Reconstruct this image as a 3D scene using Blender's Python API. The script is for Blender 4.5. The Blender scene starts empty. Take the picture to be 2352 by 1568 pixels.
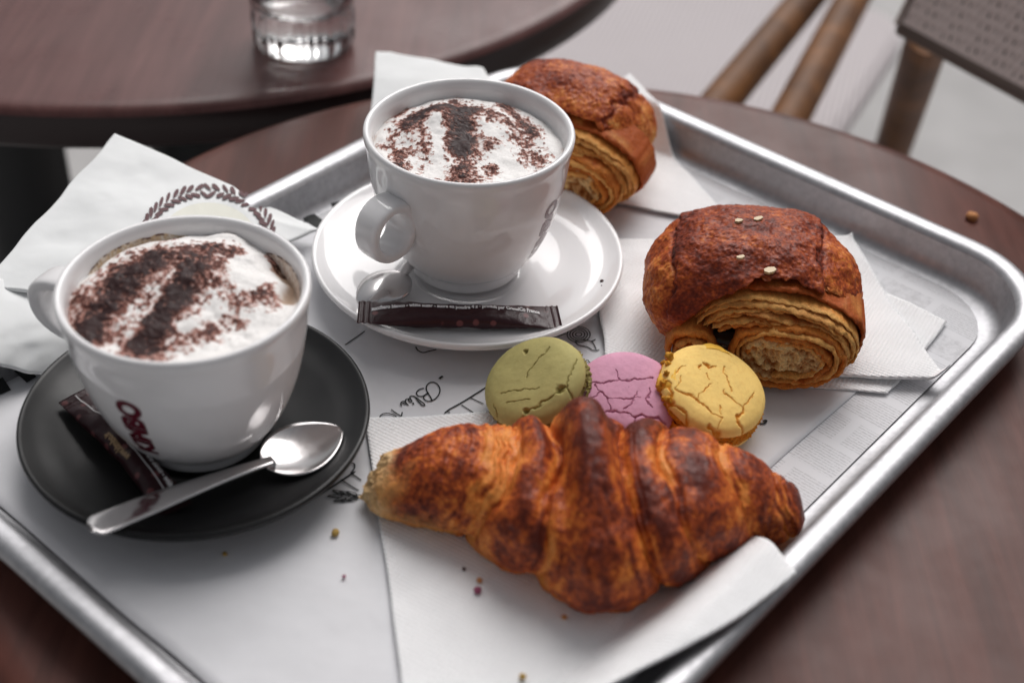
import bpy, bmesh, math
import numpy as np
from mathutils import Matrix, Vector
R_ = math.radians
sc = bpy.context.scene

# ------------------------------------------------------------------ camera
F_PX, PITCH, ROLL, YAW, CH = 3194.42, R_(38.773), R_(3.3287), R_(-39.003), 0.3965
_fw = np.array([0, math.cos(PITCH), -math.sin(PITCH)]); _r = np.array([1., 0, 0]); _u = np.cross(_r, _fw)
CR = np.stack([math.cos(ROLL)*_r + math.sin(ROLL)*_u, -math.sin(ROLL)*_r + math.cos(ROLL)*_u, _fw])
cam_d = bpy.data.cameras.new('camera'); cam = bpy.data.objects.new('camera', cam_d)
sc.collection.objects.link(cam); sc.camera = cam
cam.matrix_world = Matrix(((CR[0][0], CR[1][0], -_fw[0], 0), (CR[0][1], CR[1][1], -_fw[1], 0),
                           (CR[0][2], CR[1][2], -_fw[2], CH), (0, 0, 0, 1)))
cam_d.sensor_width = 36; cam_d.sensor_fit = 'HORIZONTAL'; cam_d.lens = F_PX/2352*36
cam_d.clip_start = 0.02; cam_d.clip_end = 200
cam_d.dof.use_dof = True; cam_d.dof.focus_distance = 0.605; cam_d.dof.aperture_fstop = 5.0
cam_d.dof.aperture_blades = 7

# ------------------------------------------------------------------ light
SUN_EL, SUN_AZ = R_(48), R_(12)        # azimuth from +Y (behind the table) towards +X
w = bpy.data.worlds.new('World'); sc.world = w; w.use_nodes = True
nt = w.node_tree; nt.nodes.clear()
sky = nt.nodes.new('ShaderNodeTexSky'); sky.sky_type = 'NISHITA'; sky.sun_disc = False
sky.sun_elevation = SUN_EL; sky.sun_rotation = SUN_AZ
sky.air_density = 1.0; sky.dust_density = 6.0; sky.ozone_density = 1.0
hs = nt.nodes.new('ShaderNodeHueSaturation'); hs.inputs['Saturation'].default_value = 0.17
bg = nt.nodes.new('ShaderNodeBackground'); bg.inputs['Strength'].default_value = 0.062
wo = nt.nodes.new('ShaderNodeOutputWorld')
nt.links.new(sky.outputs[0], hs.inputs['Color']); nt.links.new(hs.outputs[0], bg.inputs['Color'])
nt.links.new(bg.outputs[0], wo.inputs[0])
sun_d = bpy.data.lights.new('sun', 'SUN'); sun_d.energy = 1.5; sun_d.angle = R_(46); sun_d.color = (1.0, 0.965, 0.955)
sun = bpy.data.objects.new('sun', sun_d); sc.collection.objects.link(sun)
_sd = Vector((math.sin(SUN_AZ)*math.cos(SUN_EL), math.cos(SUN_AZ)*math.cos(SUN_EL), math.sin(SUN_EL)))
sun.rotation_euler = _sd.to_track_quat('Z', 'Y').to_euler(); sun.location = (0.3, 2, 2)
sc.view_settings.view_transform = 'Standard'; sc.view_settings.look = 'None'
sc.view_settings.gamma = 1; sc.view_settings.use_curve_mapping = False; sc.view_settings.exposure = 0.36
sc.cycles.use_denoising = True; sc.cycles.max_bounces = 10; sc.cycles.transmission_bounces = 10
sc.cycles.caustics_refractive = True

# ------------------------------------------------------------------ helpers
def at(px, py, z=0.0):
    """a place on the horizontal plane at height z, given as seen in a 2352 px wide picture"""
    d = np.array([(px-1176)/F_PX, -(py-784)/F_PX, 1.0]) @ CR
    return np.array([0, 0, CH]) + d*((z-CH)/d[2])
def at2(px, py, z=0.0): return at(px, py, z)[:2]

def _hash(ix, iy, iz, seed):
    h = (ix.astype(np.uint32)*np.uint32(374761393) + iy.astype(np.uint32)*np.uint32(668265263)
         + iz.astype(np.uint32)*np.uint32(2246822519) + np.uint32(seed*3266489917 & 0xffffffff))
    h = (h ^ (h >> np.uint32(13)))*np.uint32(1274126177)
    h = (h ^ (h >> np.uint32(16)))*np.uint32(2654435761)
    h = h ^ (h >> np.uint32(15))
    return h.astype(np.float64)/4294967295.0
def vnoise(P, scale=1.0, seed=0):
    p = np.asarray(P, float)*scale + 1000.0
    i = np.floor(p).astype(np.int64); f = p-i; f = f*f*f*(f*(f*6-15)+10)
    o = 0
    for dx in (0, 1):
        for dy in (0, 1):
            for dz in (0, 1):
                wgt = (f[..., 0] if dx else 1-f[..., 0])*(f[..., 1] if dy else 1-f[..., 1])*(f[..., 2] if dz else 1-f[..., 2])
                o = o + wgt*_hash(i[..., 0]+dx, i[..., 1]+dy, i[..., 2]+dz, seed)
    return o
def fbm(P, scale=1.0, octv=4, seed=0, gain=0.5):
    a, s, t = 1.0, 0.0, 0.0
    for k in range(octv):
        s = s + a*vnoise(P, scale*(2.03**k), seed+k*17); t += a; a *= gain
    return s/t                                   # 0..1
def ss(e0, e1, x):
    t = np.clip((x-e0)/(e1-e0), 0, 1); return t*t*(3-2*t)
def mix(a, b, t):
    t = np.asarray(t)[..., None]; return np.asarray(a)*(1-t)+np.asarray(b)*t
def interp_s(x, xs, ys):
    """smooth (monotone-ish) interpolation through control points"""
    xs = np.asarray(xs, float); ys = np.asarray(ys, float)
    m = np.gradient(ys, xs); i = np.clip(np.searchsorted(xs, x)-1, 0, len(xs)-2)
    h = xs[i+1]-xs[i]; t = np.clip((x-xs[i])/h, 0, 1)
    return ((2*t**3-3*t**2+1)*ys[i]+(t**3-2*t**2+t)*h*m[i]+(-2*t**3+3*t**2)*ys[i+1]+(t**3-t**2)*h*m[i+1])
def spline(pts, n):
    pts = np.asarray(pts, float)
    s = np.r_[0, np.cumsum(np.linalg.norm(np.diff(pts, axis=0), axis=1))]
    t = np.linspace(0, s[-1], n)
    return np.stack([interp_s(t, s, pts[:, k]) for k in range(pts.shape[1])], -1)
def seg_dist(P, pts):
    """distance of 2-d points P[...,2] to a polyline"""
    d = np.full(P.shape[:-1], 1e9)
    for a, b in zip(pts[:-1], pts[1:]):
        a = np.asarray(a, float); b = np.asarray(b, float); ab = b-a
        t = np.clip(((P-a)@ab)/max(ab@ab, 1e-18), 0, 1)
        d = np.minimum(d, np.linalg.norm(P-a-t[..., None]*ab, axis=-1))
    return d

ORG = {}
def _link(ob, parent, origin):
    sc.collection.objects.link(ob)
    if parent is not None: ob.parent = parent; ORG[ob.name] = ORG[parent.name]
    else: ob.location = origin; ORG[ob.name] = np.asarray(origin, float)
def tag(o, label=None, cat=None, group=None, kind=None):
    if label: o['label'] = label
    if cat: o['category'] = cat
    if group: o['group'] = group
    if kind: o['kind'] = kind
    return o
def thing(name, label, cat, loc, group=None):
    o = bpy.data.objects.new(name, None); o.empty_display_size = 0.02
    _link(o, None, loc); return tag(o, label, cat, group)
def mesh(name, V, faces, mat, parent=None, origin=(0, 0, 0), col=None, smooth=True, attrs=None):
    V = np.asarray(V, float).reshape(-1, 3)
    org = ORG[parent.name] if parent is not None else np.asarray(origin, float)
    me = bpy.data.meshes.new(name)
    if isinstance(faces, np.ndarray):
        k = faces.shape[1]; n = len(faces)
        me.vertices.add(len(V)); me.vertices.foreach_set('co', (V-org).astype(np.float32).ravel())
        me.loops.add(n*k); me.loops.foreach_set('vertex_index', faces.astype(np.int32).ravel())
        me.polygons.add(n); me.polygons.foreach_set('loop_start', np.arange(0, n*k, k, dtype=np.int32))
        me.polygons.foreach_set('loop_total', np.full(n, k, dtype=np.int32))
        me.update(calc_edges=True)
    else:
        me.from_pydata((V-org).tolist(), [], [list(map(int, f)) for f in faces])
    me.validate()
    if smooth: me.polygons.foreach_set('use_smooth', np.ones(len(me.polygons), dtype=bool))
    if col is not None:
        c = np.ones((len(V), 4)); c[:, :3] = np.asarray(col).reshape(-1, 3)
        a = me.color_attributes.new('Col', 'FLOAT_COLOR', 'POINT'); a.data.foreach_set('color', c.astype(np.float32).ravel())
    for k_, v_ in (attrs or {}).items():
        a = me.attributes.new(k_, 'FLOAT', 'POINT'); a.data.foreach_set('value', np.asarray(v_, np.float32).ravel())
    me.materials.append(mat)
    ob = bpy.data.objects.new(name, me); _link(ob, parent, origin)
    return ob
def gridfaces(nu, nv, cu=False, cv=False, off=0, flip=False):
    i = np.arange(nu if cu else nu-1); j = np.arange(nv if cv else nv-1)
    I, J = np.meshgrid(i, j, indexing='ij'); I2 = (I+1) % nu; J2 = (J+1) % nv
    f = np.stack([I*nv+J, I2*nv+J, I2*nv+J2, I*nv+J2], -1).reshape(-1, 4)+off
    return f[:, ::-1].copy() if flip else f
def lathe(name, prof, mat, c, parent=None, origin=None, n=128, smooth=True, col=None, cap=True):
    """prof: list of (r, z) going round the outline; c: centre"""
    prof = np.asarray(prof, float); th = np.linspace(0, 2*np.pi, n, endpoint=False)
    V = np.stack([c[0]+prof[:, 0, None]*np.cos(th), c[1]+prof[:, 0, None]*np.sin(th),
                  c[2]+np.repeat(prof[:, 1, None], n, 1)], -1)
    return mesh(name, V, gridfaces(len(prof), n, False, True, flip=True), mat, parent, origin if origin is not None else tuple(c), smooth=smooth, col=col)
def loft(S, caps=True):
    """S[N,M,3] rings closed in M -> V, faces (list) with end caps"""
    N, M = S.shape[:2]
    f = gridfaces(N, M, False, True).tolist(); V = S.reshape(-1, 3)
    if caps:
        V = np.vstack([V, S[0].mean(0), S[-1].mean(0)]); a, b = N*M, N*M+1
        f += [[(j+1) % M, j, a] for j in range(M)]
        f += [[(N-1)*M+j, (N-1)*M+(j+1) % M, b] for j in range(M)]
    return V, f
def sweep(path, hw, hh, up=(0, 0, 1), m=16, p=2.0, n=None):
    """superellipse section (half width hw along side, half height hh along up) along a path"""
    path = np.asarray(path, float); N = len(path)
    T = np.gradient(path, axis=0); T /= np.linalg.norm(T, axis=1)[:, None]
    side = np.cross(np.asarray(up, float), T); side /= np.linalg.norm(side, axis=1)[:, None]
    nn = np.cross(T, side); a = np.linspace(0, 2*np.pi, m, endpoint=False)
    ca = np.sign(np.cos(a))*np.abs(np.cos(a))**(2/p); sa = np.sign(np.sin(a))*np.abs(np.sin(a))**(2/p)
    hw = np.broadcast_to(hw, (N,)); hh = np.broadcast_to(hh, (N,))
    return path[:, None]+side[:, None]*(hw[:, None]*ca)[..., None]+nn[:, None]*(hh[:, None]*sa)[..., None]
def rounded_rect(hx, hy, r, n=10):
    out = []
    for cx, cy, a0 in ((hx-r, hy-r, 0), (-hx+r, hy-r, 90), (-hx+r, -hy+r, 180), (hx-r, -hy+r, 270)):
        for k in range(n+1):
            a = R_(a0+90*k/n); out.append((cx+r*math.cos(a), cy+r*math.sin(a)))
    return np.array(out)
def text2d(s, size, font=None, bold=0.0):
    cu = bpy.data.curves.new('t', 'FONT'); cu.body = s; cu.size = size; cu.offset = bold; cu.resolution_u = 3
    ob = bpy.data.objects.new('t', cu); sc.collection.objects.link(ob)
    bpy.context.view_layer.update()
    me = bpy.data.meshes.new_from_object(ob.evaluated_get(bpy.context.evaluated_depsgraph_get()))
    bm = bmesh.new(); bm.from_mesh(me); bmesh.ops.triangulate(bm, faces=bm.faces[:])
    for _ in range(2):
        es = [e for e in bm.edges if e.calc_length() > size*0.25]
        if es: bmesh.ops.subdivide_edges(bm, edges=es, cuts=1)
        bmesh.ops.triangulate(bm, faces=bm.faces[:])
    V = np.array([v.co[:2] for v in bm.verts]); F = [[v.index for v in f.verts] for f in bm.faces]
    bm.free(); bpy.data.objects.remove(ob); bpy.data.curves.remove(cu); bpy.data.meshes.remove(me)
    return V, F
def ribbon2d(pts, wid, n=None):
    """flat stroke along a 2-d polyline -> V2, faces"""
    p = np.asarray(pts, float)
    if n: p = spline(p, n)
    t = np.gradient(p, axis=0); t /= np.maximum(np.linalg.norm(t, axis=1), 1e-12)[:, None]
    nn = np.stack([-t[:, 1], t[:, 0]], -1)*wid/2
    V = np.concatenate([p-nn, p+nn]); k = len(p)
    return V, [[i, i+1, k+i+1, k+i] for i in range(k-1)]
def merge2d(items):
    V, F, o = [], [], 0
    for v, f in items:
        V.append(np.asarray(v)); F += [[i+o for i in q] for q in f]; o += len(v)
    return np.vstack(V), F

# ------------------------------------------------------------------ materials
def mat(name, color=(.8, .8, .8), rough=.5, metal=0.0, spec=.5, coat=0.0, coat_rough=.05, sss=0.0, trans=0.0, ior=1.45):
    m = bpy.data.materials.new(name); m.use_nodes = True; b = m.node_tree.nodes['Principled BSDF']
    b.inputs['Base Color'].default_value = (*color, 1); b.inputs['Roughness'].default_value = rough
    b.inputs['Metallic'].default_value = metal; b.inputs['Specular IOR Level'].default_value = spec
    b.inputs['Coat Weight'].default_value = coat; b.inputs['Coat Roughness'].default_value = coat_rough
    b.inputs['Subsurface Weight'].default_value = sss; b.inputs['Transmission Weight'].default_value = trans
    b.inputs['IOR'].default_value = ior
    return m
class NT:
    def __init__(s, m): s.m = m; s.t = m.node_tree; s.b = s.t.nodes['Principled BSDF']
    def n(s, typ, **kw):
        x = s.t.nodes.new(typ)
        for k, v in kw.items():
            if hasattr(x, k) and not k.startswith('i_'): setattr(x, k, v)
            else: x.inputs[k[2:].replace('_', ' ') if k.startswith('i_') else k].default_value = v
        return x
    def l(s, a, b): s.t.links.new(a, b)
    def coord(s, kind='Object', scale=(1, 1, 1), rot=(0, 0, 0), loc=(0, 0, 0)):
        c = s.n('ShaderNodeTexCoord'); mp = s.n('ShaderNodeMapping'); s.l(c.outputs[kind], mp.inputs[0])
        mp.inputs['Scale'].default_value = scale; mp.inputs['Rotation'].default_value = rot; mp.inputs['Location'].default_value = loc
        return mp.outputs[0]
    def noise(s, v, scale, detail=4, rough=.55, dist=0):
        x = s.n('ShaderNodeTexNoise'); x.inputs['Scale'].default_value = scale; x.inputs['Detail'].default_value = detail
        x.inputs['Roughness'].default_value = rough; x.inputs['Distortion'].default_value = dist
        if v is not None: s.l(v, x.inputs['Vector'])
        return x.outputs['Fac']
    def ramp(s, f, stops):
        x = s.n('ShaderNodeValToRGB'); e = x.color_ramp.elements
        while len(e) < len(stops): e.new(0.5)
        for q, (p, c) in zip(e, stops): q.position = p; q.color = (*c, 1) if len(c) == 3 else c
        s.l(f, x.inputs[0]); return x.outputs[0]
    def math(s, op, a, b=None):
        x = s.n('ShaderNodeMath', operation=op)
        for i, q in enumerate((a, b)):
            if q is None: continue
            if isinstance(q, (int, float)): x.inputs[i].default_value = q
            else: s.l(q, x.inputs[i])
        return x.outputs[0]
    def mixc(s, f, a, b, mode='MIX'):
        x = s.n('ShaderNodeMix', data_type='RGBA', blend_type=mode)
        if isinstance(f, (int, float)): x.inputs[0].default_value = f
        else: s.l(f, x.inputs[0])
        for i, q in ((6, a), (7, b)):
            if isinstance(q, tuple): x.inputs[i].default_value = (*q, 1)
            else: s.l(q, x.inputs[i])
        return x.outputs[2]
    def bump(s, h, strength=.3, dist=.001, prev=None):
        x = s.n('ShaderNodeBump'); x.inputs['Strength'].default_value = strength; x.inputs['Distance'].default_value = dist
        s.l(h, x.inputs['Height'])
        if prev is not None: s.l(prev, x.inputs['Normal'])
        return x.outputs[0]
    def out(s, **kw):
        for k, v in kw.items():
            i = s.b.inputs[k.replace('_', ' ')]
            if hasattr(v, 'is_linked'): s.l(v, i)
            else: i.default_value = v
        return s.m

M = {}
M['porcelain'] = mat('porcelain', (.80, .79, .795), .05, spec=.6)
M['black_glaze'] = NT(mat('black_glaze', (.010, .010, .0105), .34, spec=.36))
_n = M['black_glaze']; _v = _n.coord(); M['black_glaze'] = _n.out(Roughness=_n.ramp(_n.noise(_v, 60, 5), [(.3, (.32,)*3), (.75, (.46,)*3)]), Normal=_n.bump(_n.noise(_v, 900, 3), .05, .0003))
M['steel'] = NT(mat('steel', (.62, .60, .60), .16, 1.0))
_n = M['steel']; _v = _n.coord(scale=(1, 1, 1)); M['steel'] = _n.out(Roughness=_n.ramp(_n.noise(_v, 120, 6, .7), [(.3, (.10,)*3), (.8, (.26,)*3)]))
_n = NT(mat('tray_metal', (.74, .74, .76), .3, 1.0)); _v = _n.coord(rot=(0, 0, -YAW)); 
_s = _n.coord(scale=(1, 14, 1), rot=(0, 0, -YAW))
M['tray'] = _n.out(Roughness=_n.ramp(_n.noise(_v, 40, 6, .65), [(.3, (.46,)*3), (.75, (.60,)*3)]),
                   Base_Color=_n.ramp(_n.noise(_v, 300, 4), [(.25, (.36, .36, .375)), (.7, (.47, .47, .485))]),
                   Normal=_n.bump(_n.noise(_s, 500, 3), .06, .0003))
# brown laminated table tops
def wood(name, c0, c1, c2, rough, rot):
    n = NT(mat(name, c0, rough, spec=.22)); v = n.coord(scale=(1, .07, 1), rot=(0, 0, rot)); v2 = n.coord()
    g = n.noise(v, 60, 9, .68, .4); big = n.noise(v2, 5, 3)
    c = n.ramp(g, [(.28, c0), (.5, c1), (.72, c2)])
    c = n.mixc(n.math('MULTIPLY', big, .5), c, c0)
    sm = n.noise(v2, 26, 5, .6)
    return n.out(Base_Color=c, Roughness=n.ramp(sm, [(.3, (rough-.08,)*3), (.8, (rough+.12,)*3)]), Normal=n.bump(g, .06, .0004))
M['wood_near'] = wood('wood_near', (.058, .022, .017), (.110, .039, .029), (.18, .064, .048), .38, .5)
M['wood_far'] = wood('wood_far', (.085, .040, .038), (.135, .062, .058), (.20, .095, .088), .32, 1.2)
M['wood_edge'] = mat('wood_edge', (.020, .009, .009), .4)
M['iron'] = mat('iron', (.012, .012, .013), .5)
# papers
def paper(name, color, emb=0.0, scale=700, tint=None):
    n = NT(mat(name, color, .85, spec=.15)); v = n.coord()
    f = n.noise(v, 45, 4); c = n.ramp(f, [(.25, tuple(q*.93 for q in color)), (.7, color)])
    nb = n.bump(n.noise(v, 1400, 2), .15, .0002)
    if emb:
        vo = n.n('ShaderNodeTexVoronoi'); vo.inputs['Scale'].default_value = scale; vo.inputs['Randomness'].default_value = .12
        n.l(n.coord(rot=(0, 0, .5)), vo.inputs['Vector']); nb = n.bump(vo.outputs['Distance'], emb, .0008, nb)
    nb = n.bump(n.noise(v, 26, 3), .35, .004, nb)
    return n.out(Base_Color=c, Normal=nb)
M['napkin'] = paper('napkin', (.90, .90, .905), .8, 560)
M['mat_paper'] = paper('mat_paper', (.72, .72, .74))
M['bag_paper'] = paper('bag_paper', (.82, .835, .835))
M['ink'] = mat('ink', (.018, .02, .02), .7)
M['ink_red'] = mat('ink_red', (.105, .045, .05), .7)
M['cream_print'] = mat('cream_print', (.74, .74, .66), .8)
# newsprint liner: rows of tiny grey lines in blocks
n = NT(mat('liner', (.7, .7, .72), .8, spec=.15))
v = n.coord(rot=(0, 0, -YAW+.02))
br = n.n('ShaderNodeTexBrick'); br.offset = .37; br.squash = 1.4; br.squash_frequency = 3
for k, q in (('Scale', 1), ('Mortar Size', .0022), ('Brick Width', .031), ('Row Height', .021), ('Mortar Smooth', .1)): br.inputs[k].default_value = q
br.inputs['Color1'].default_value = (0, 0, 0, 1); br.inputs['Color2'].default_value = (1, 1, 1, 1); br.inputs['Mortar'].default_value = (.5, .5, .5, 1)
n.l(v, br.inputs['Vector'])
wv = n.n('ShaderNodeTexWave', wave_type='BANDS', bands_direction='Y'); wv.inputs['Scale'].default_value = 190; wv.inputs['Distortion'].default_value = 2.0; wv.inputs['Detail'].default_value = 2; wv.inputs['Detail Scale'].default_value = 3
n.l(v, wv.inputs['Vector'])
words = n.noise(n.coord(scale=(1, 3, 1), rot=(0, 0, -YAW)), 620, 3, .7)
txt = n.math('MULTIPLY', n.ramp(wv.outputs['Fac'], [(.42, (0,)*3), (.62, (1,)*3)]), n.ramp(words, [(.38, (0,)*3), (.55, (1,)*3)]))
pic = n.ramp(br.outputs['Color'], [(.70, (1,)*3), (.74, (.25,)*3)])
inb = n.math('SUBTRACT', 1.0, br.outputs['Fac'])
am = n.math('MULTIPLY', n.math('MULTIPLY', txt, pic), inb)
pp = n.noise(v, 240, 6, .75)
am2 = n.math('MULTIPLY', n.math('MULTIPLY', n.math('SUBTRACT', 1.0, pic), n.ramp(pp, [(.42, (0,)*3), (.6, (1,)*3)])), inb)
am = n.math('MINIMUM', n.math('ADD', n.math('MULTIPLY', am, .62), n.math('MULTIPLY', am2, .55)), .75)
M['liner'] = n.out(Base_Color=n.mixc(am, (.70, .70, .72), (.40, .40, .41)), Normal=n.bump(n.noise(v, 22, 3), .35, .004))
# baked goods: colour carried by the crust itself
def crust(name, rough0, rough1, bump_s, scale=900, sss=.0, val=(.66, 1.0, 1.40)):
    n = NT(mat(name, (.5, .2, .06), .45, spec=.24, sss=sss)); a = n.n('ShaderNodeVertexColor', layer_name='Col'); v = n.coord()
    f = n.noise(v, scale, 5, .7)
    hs = n.n('ShaderNodeHueSaturation'); n.l(a.outputs['Color'], hs.inputs['Color'])
    n.l(n.ramp(f, [(.25, (val[0],)*3), (.5, (val[1],)*3), (.8, (val[2],)*3)]), hs.inputs['Value'])
    g = n.noise(v, scale*.35, 4, .6)
    if sss: n.b.inputs['Subsurface Radius'].default_value = (.004, .002, .001); n.b.inputs['Subsurface Scale'].default_value = 1.0
    return n.out(Base_Color=hs.outputs[0], Roughness=n.ramp(g, [(.3, (rough0,)*3), (.7, (rough1,)*3)]),
                 Normal=n.bump(n.noise(v, scale*1.3, 4, .7), bump_s*.6, .0006, n.bump(n.noise(v, scale*.3, 4, .6), bump_s, .0015)))
M['crust'] = crust('crust', .34, .62, .34, 850)
M['layer'] = crust('layer', .5, .75, .5, 1100)
M['shell'] = crust('shell', .62, .8, .03, 1800, val=(.92, 1.0, 1.07))
M['foam'] = crust('foam', .42, .7, .05, 1300, val=(.80, 1.0, 1.12))
M['choc'] = mat('choc', (.012, .006, .005), .4)
M['flake'] = mat('flake', (.62, .47, .27), .35)
M['crumb'] = mat('crumb', (.42, .27, .07), .8)
M['crumb_gold'] = mat('crumb_gold', (.55, .24, .09), .8)
M['crumb_pink'] = mat('crumb_pink', (.30, .07, .13), .8)
M['crumb_dark'] = mat('crumb_dark', (.045, .014, .012), .8)
M['logo'] = mat('logo', (.115, .012, .024), .25)
n = NT(mat('sugar_wrap', (.035, .008, .011), .36, spec=.4)); v = n.coord()
vo = n.n('ShaderNodeTexVoronoi'); vo.inputs['Scale'].default_value = 135; vo.inputs['Randomness'].default_value = .25; n.l(v, vo.inputs['Vector'])
M['wrap'] = n.out(Base_Color=n.mixc(n.ramp(vo.outputs['Distance'], [(.16, (.8,)*3), (.24, (0,)*3)]), (.034, .007, .010), (.22, .07, .07)),
                  Normal=n.bump(n.noise(v, 160, 4, .6), .5, .0012))
M['tan_print'] = mat('tan_print', (.42, .27, .14), .5)
M['white_print'] = mat('white_print', (.85, .83, .83), .6)
M['glass'] = mat('glass', (1, 1, 1), .01, trans=1.0, ior=1.5)
M['water'] = mat('water', (1, 1, 1), .0, trans=1.0, ior=1.33)
# chair & floor
n = NT(mat('bamboo', (.16, .075, .03), .55, spec=.25)); v = n.coord(scale=(1, 1, 1))
M['bamboo'] = n.out(Base_Color=n.ramp(n.noise(v, 30, 4), [(.3, (.075, .027, .006)), (.7, (.21, .082, .020))]))
n = NT(mat('seat_weave', (.4, .37, .38), .7)); wv = n.n('ShaderNodeTexWave', wave_type='BANDS', bands_direction='X'); wv.inputs['Scale'].default_value = 52
n.l(n.coord(rot=(0, 0, .25)), wv.inputs['Vector'])
M['seat_weave'] = n.out(Base_Color=n.ramp(wv.outputs['Fac'], [(.2, (.46, .42, .43)), (.8, (.64, .59, .60))]), Normal=n.bump(wv.outputs['Fac'], .5, .003))
n = NT(mat('back_weave', (.2, .16, .15), .6)); vo = n.n('ShaderNodeTexVoronoi'); vo.inputs['Scale'].default_value = 230; vo.inputs['Randomness'].default_value = .1
n.l(n.coord(scale=(1, 1, .6)), vo.inputs['Vector'])
M['back_weave'] = n.out(Base_Color=n.ramp(vo.outputs['Distance'], [(.14, (.10, .065, .055)), (.30, (.74, .60, .56))]), Normal=n.bump(vo.outputs['Distance'], .6, .003))
M['back_edge'] = mat('back_edge', (.15, .105, .088), .6)
n = NT(mat('floor', (.4, .4, .4), .8)); v = n.coord(); f = n.noise(v, 6, 8, .65)
M['floor'] = n.out(Base_Color=n.ramp(f, [(.3, (.36, .35, .345)), (.7, (.47, .46, .455))]), Normal=n.bump(n.noise(v, 90, 4), .2, .003))

# ------------------------------------------------------------------ setting
fl = mesh('floor', [(-40, -40, -.745), (40, -40, -.745), (40, 40, -.745), (-40, 40, -.745)], [[0, 1, 2, 3]], M['floor'], smooth=False)
tag(fl, kind='structure')

def round_table(name, label, c, r, zt, wood_m, cols, th=.026):
    t = thing(name, label, 'table', (c[0], c[1], -.745))
    z0 = zt-th
    top = [(0.0005, zt), (r-.012, zt), (r-.006, zt-.0004), (r-.002, zt-.0022), (r-.0004, zt-.005)]
    lathe('top', top, wood_m, (c[0], c[1], 0), t, n=256)
    lathe('edge_band', [(r-.0004, zt-.005), (r, zt-.008), (r, z0+.003), (r-.002, z0), (0.0005, z0)], M['wood_edge'], (c[0], c[1], 0), t, n=256)
    for (x, y, rr) in cols:
        lathe('column', [(rr, z0-.0), (rr, -.70), (rr*1.3, -.69)], M['iron'], (x, y, 0), t, n=40)
    lathe('base', [(0.0005, -.715), (.06, -.712), (.20, -.735), (.21, -.744)], M['iron'], (c[0], c[1], 0), t, n=64)
    return t
ZT = -.0035
NEAR_C, NEAR_R = (.0427, .4741), .2795
FAR_C, FAR_R = (-.2887, 1.056), .3753
round_table('round_table', 'small round dark brown table carrying the breakfast tray', NEAR_C, NEAR_R, ZT, M['wood_near'], [(NEAR_C[0], NEAR_C[1], .03)])
round_table('round_table', 'larger round brown table carrying the water glass', FAR_C, FAR_R, ZT, M['wood_far'], [(FAR_C[0], FAR_C[1], .04), (-.395, .93, .035)])  # second, off-centre column is added to stand in for the dark area below

# ------------------------------------------------------------------ tray
DV = np.array([math.cos(YAW), math.sin(YAW)]); NV = np.array([-math.sin(YAW), math.cos(YAW)])
TC_D, TC_N, TH_D, TH_N = -.299, .366, .167, .219
TCEN = DV*TC_D+NV*TC_N
def tray_xy(p): return TCEN+p[..., :1]*DV+p[..., 1:]*NV
def ring(inset, z, rc=.052):
    q = rounded_rect(TH_D-inset, TH_N-inset, max(rc-inset, .004), 14); xy = tray_xy(q)
    return np.c_[xy, np.full(len(xy), z)]
HT = .0195
def tray_part(name, prof, parent, floor=None):
    S = np.stack([ring(i, z) for i, z in prof]); V = S.reshape(-1, 3); N_, M_ = S.shape[:2]
    f = gridfaces(N_, M_, False, True).tolist()
    if floor: V = np.vstack([V, S[-1].mean(0)]); f += [[(N_-1)*M_+j, (N_-1)*M_+(j+1) % M_, N_*M_] for j in range(M_)]
    return mesh(name, V, f, M['tray'], parent)
tray = thing('serving_tray', 'silver metal serving tray with rounded corners on the small table', 'tray', (TCEN[0], TCEN[1], ZT))
tray_part('rim', [(.0022, HT-.0065), (.0008, HT-.0062), (0, HT-.0045), (.0004, HT-.0022), (.0018, HT-.0006), (.0045, HT), (.0085, HT-.0003), (.0105, HT-.0014), (.0117, HT-.0032)], tray)
tray_part('pan', [(.0117, HT-.0032), (.0132, .0085), (.0142, .0046), (.0162, .0018), (.0200, .0002), (.0245, -.0008), (.04, -.0009)], tray, floor=True)

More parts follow.
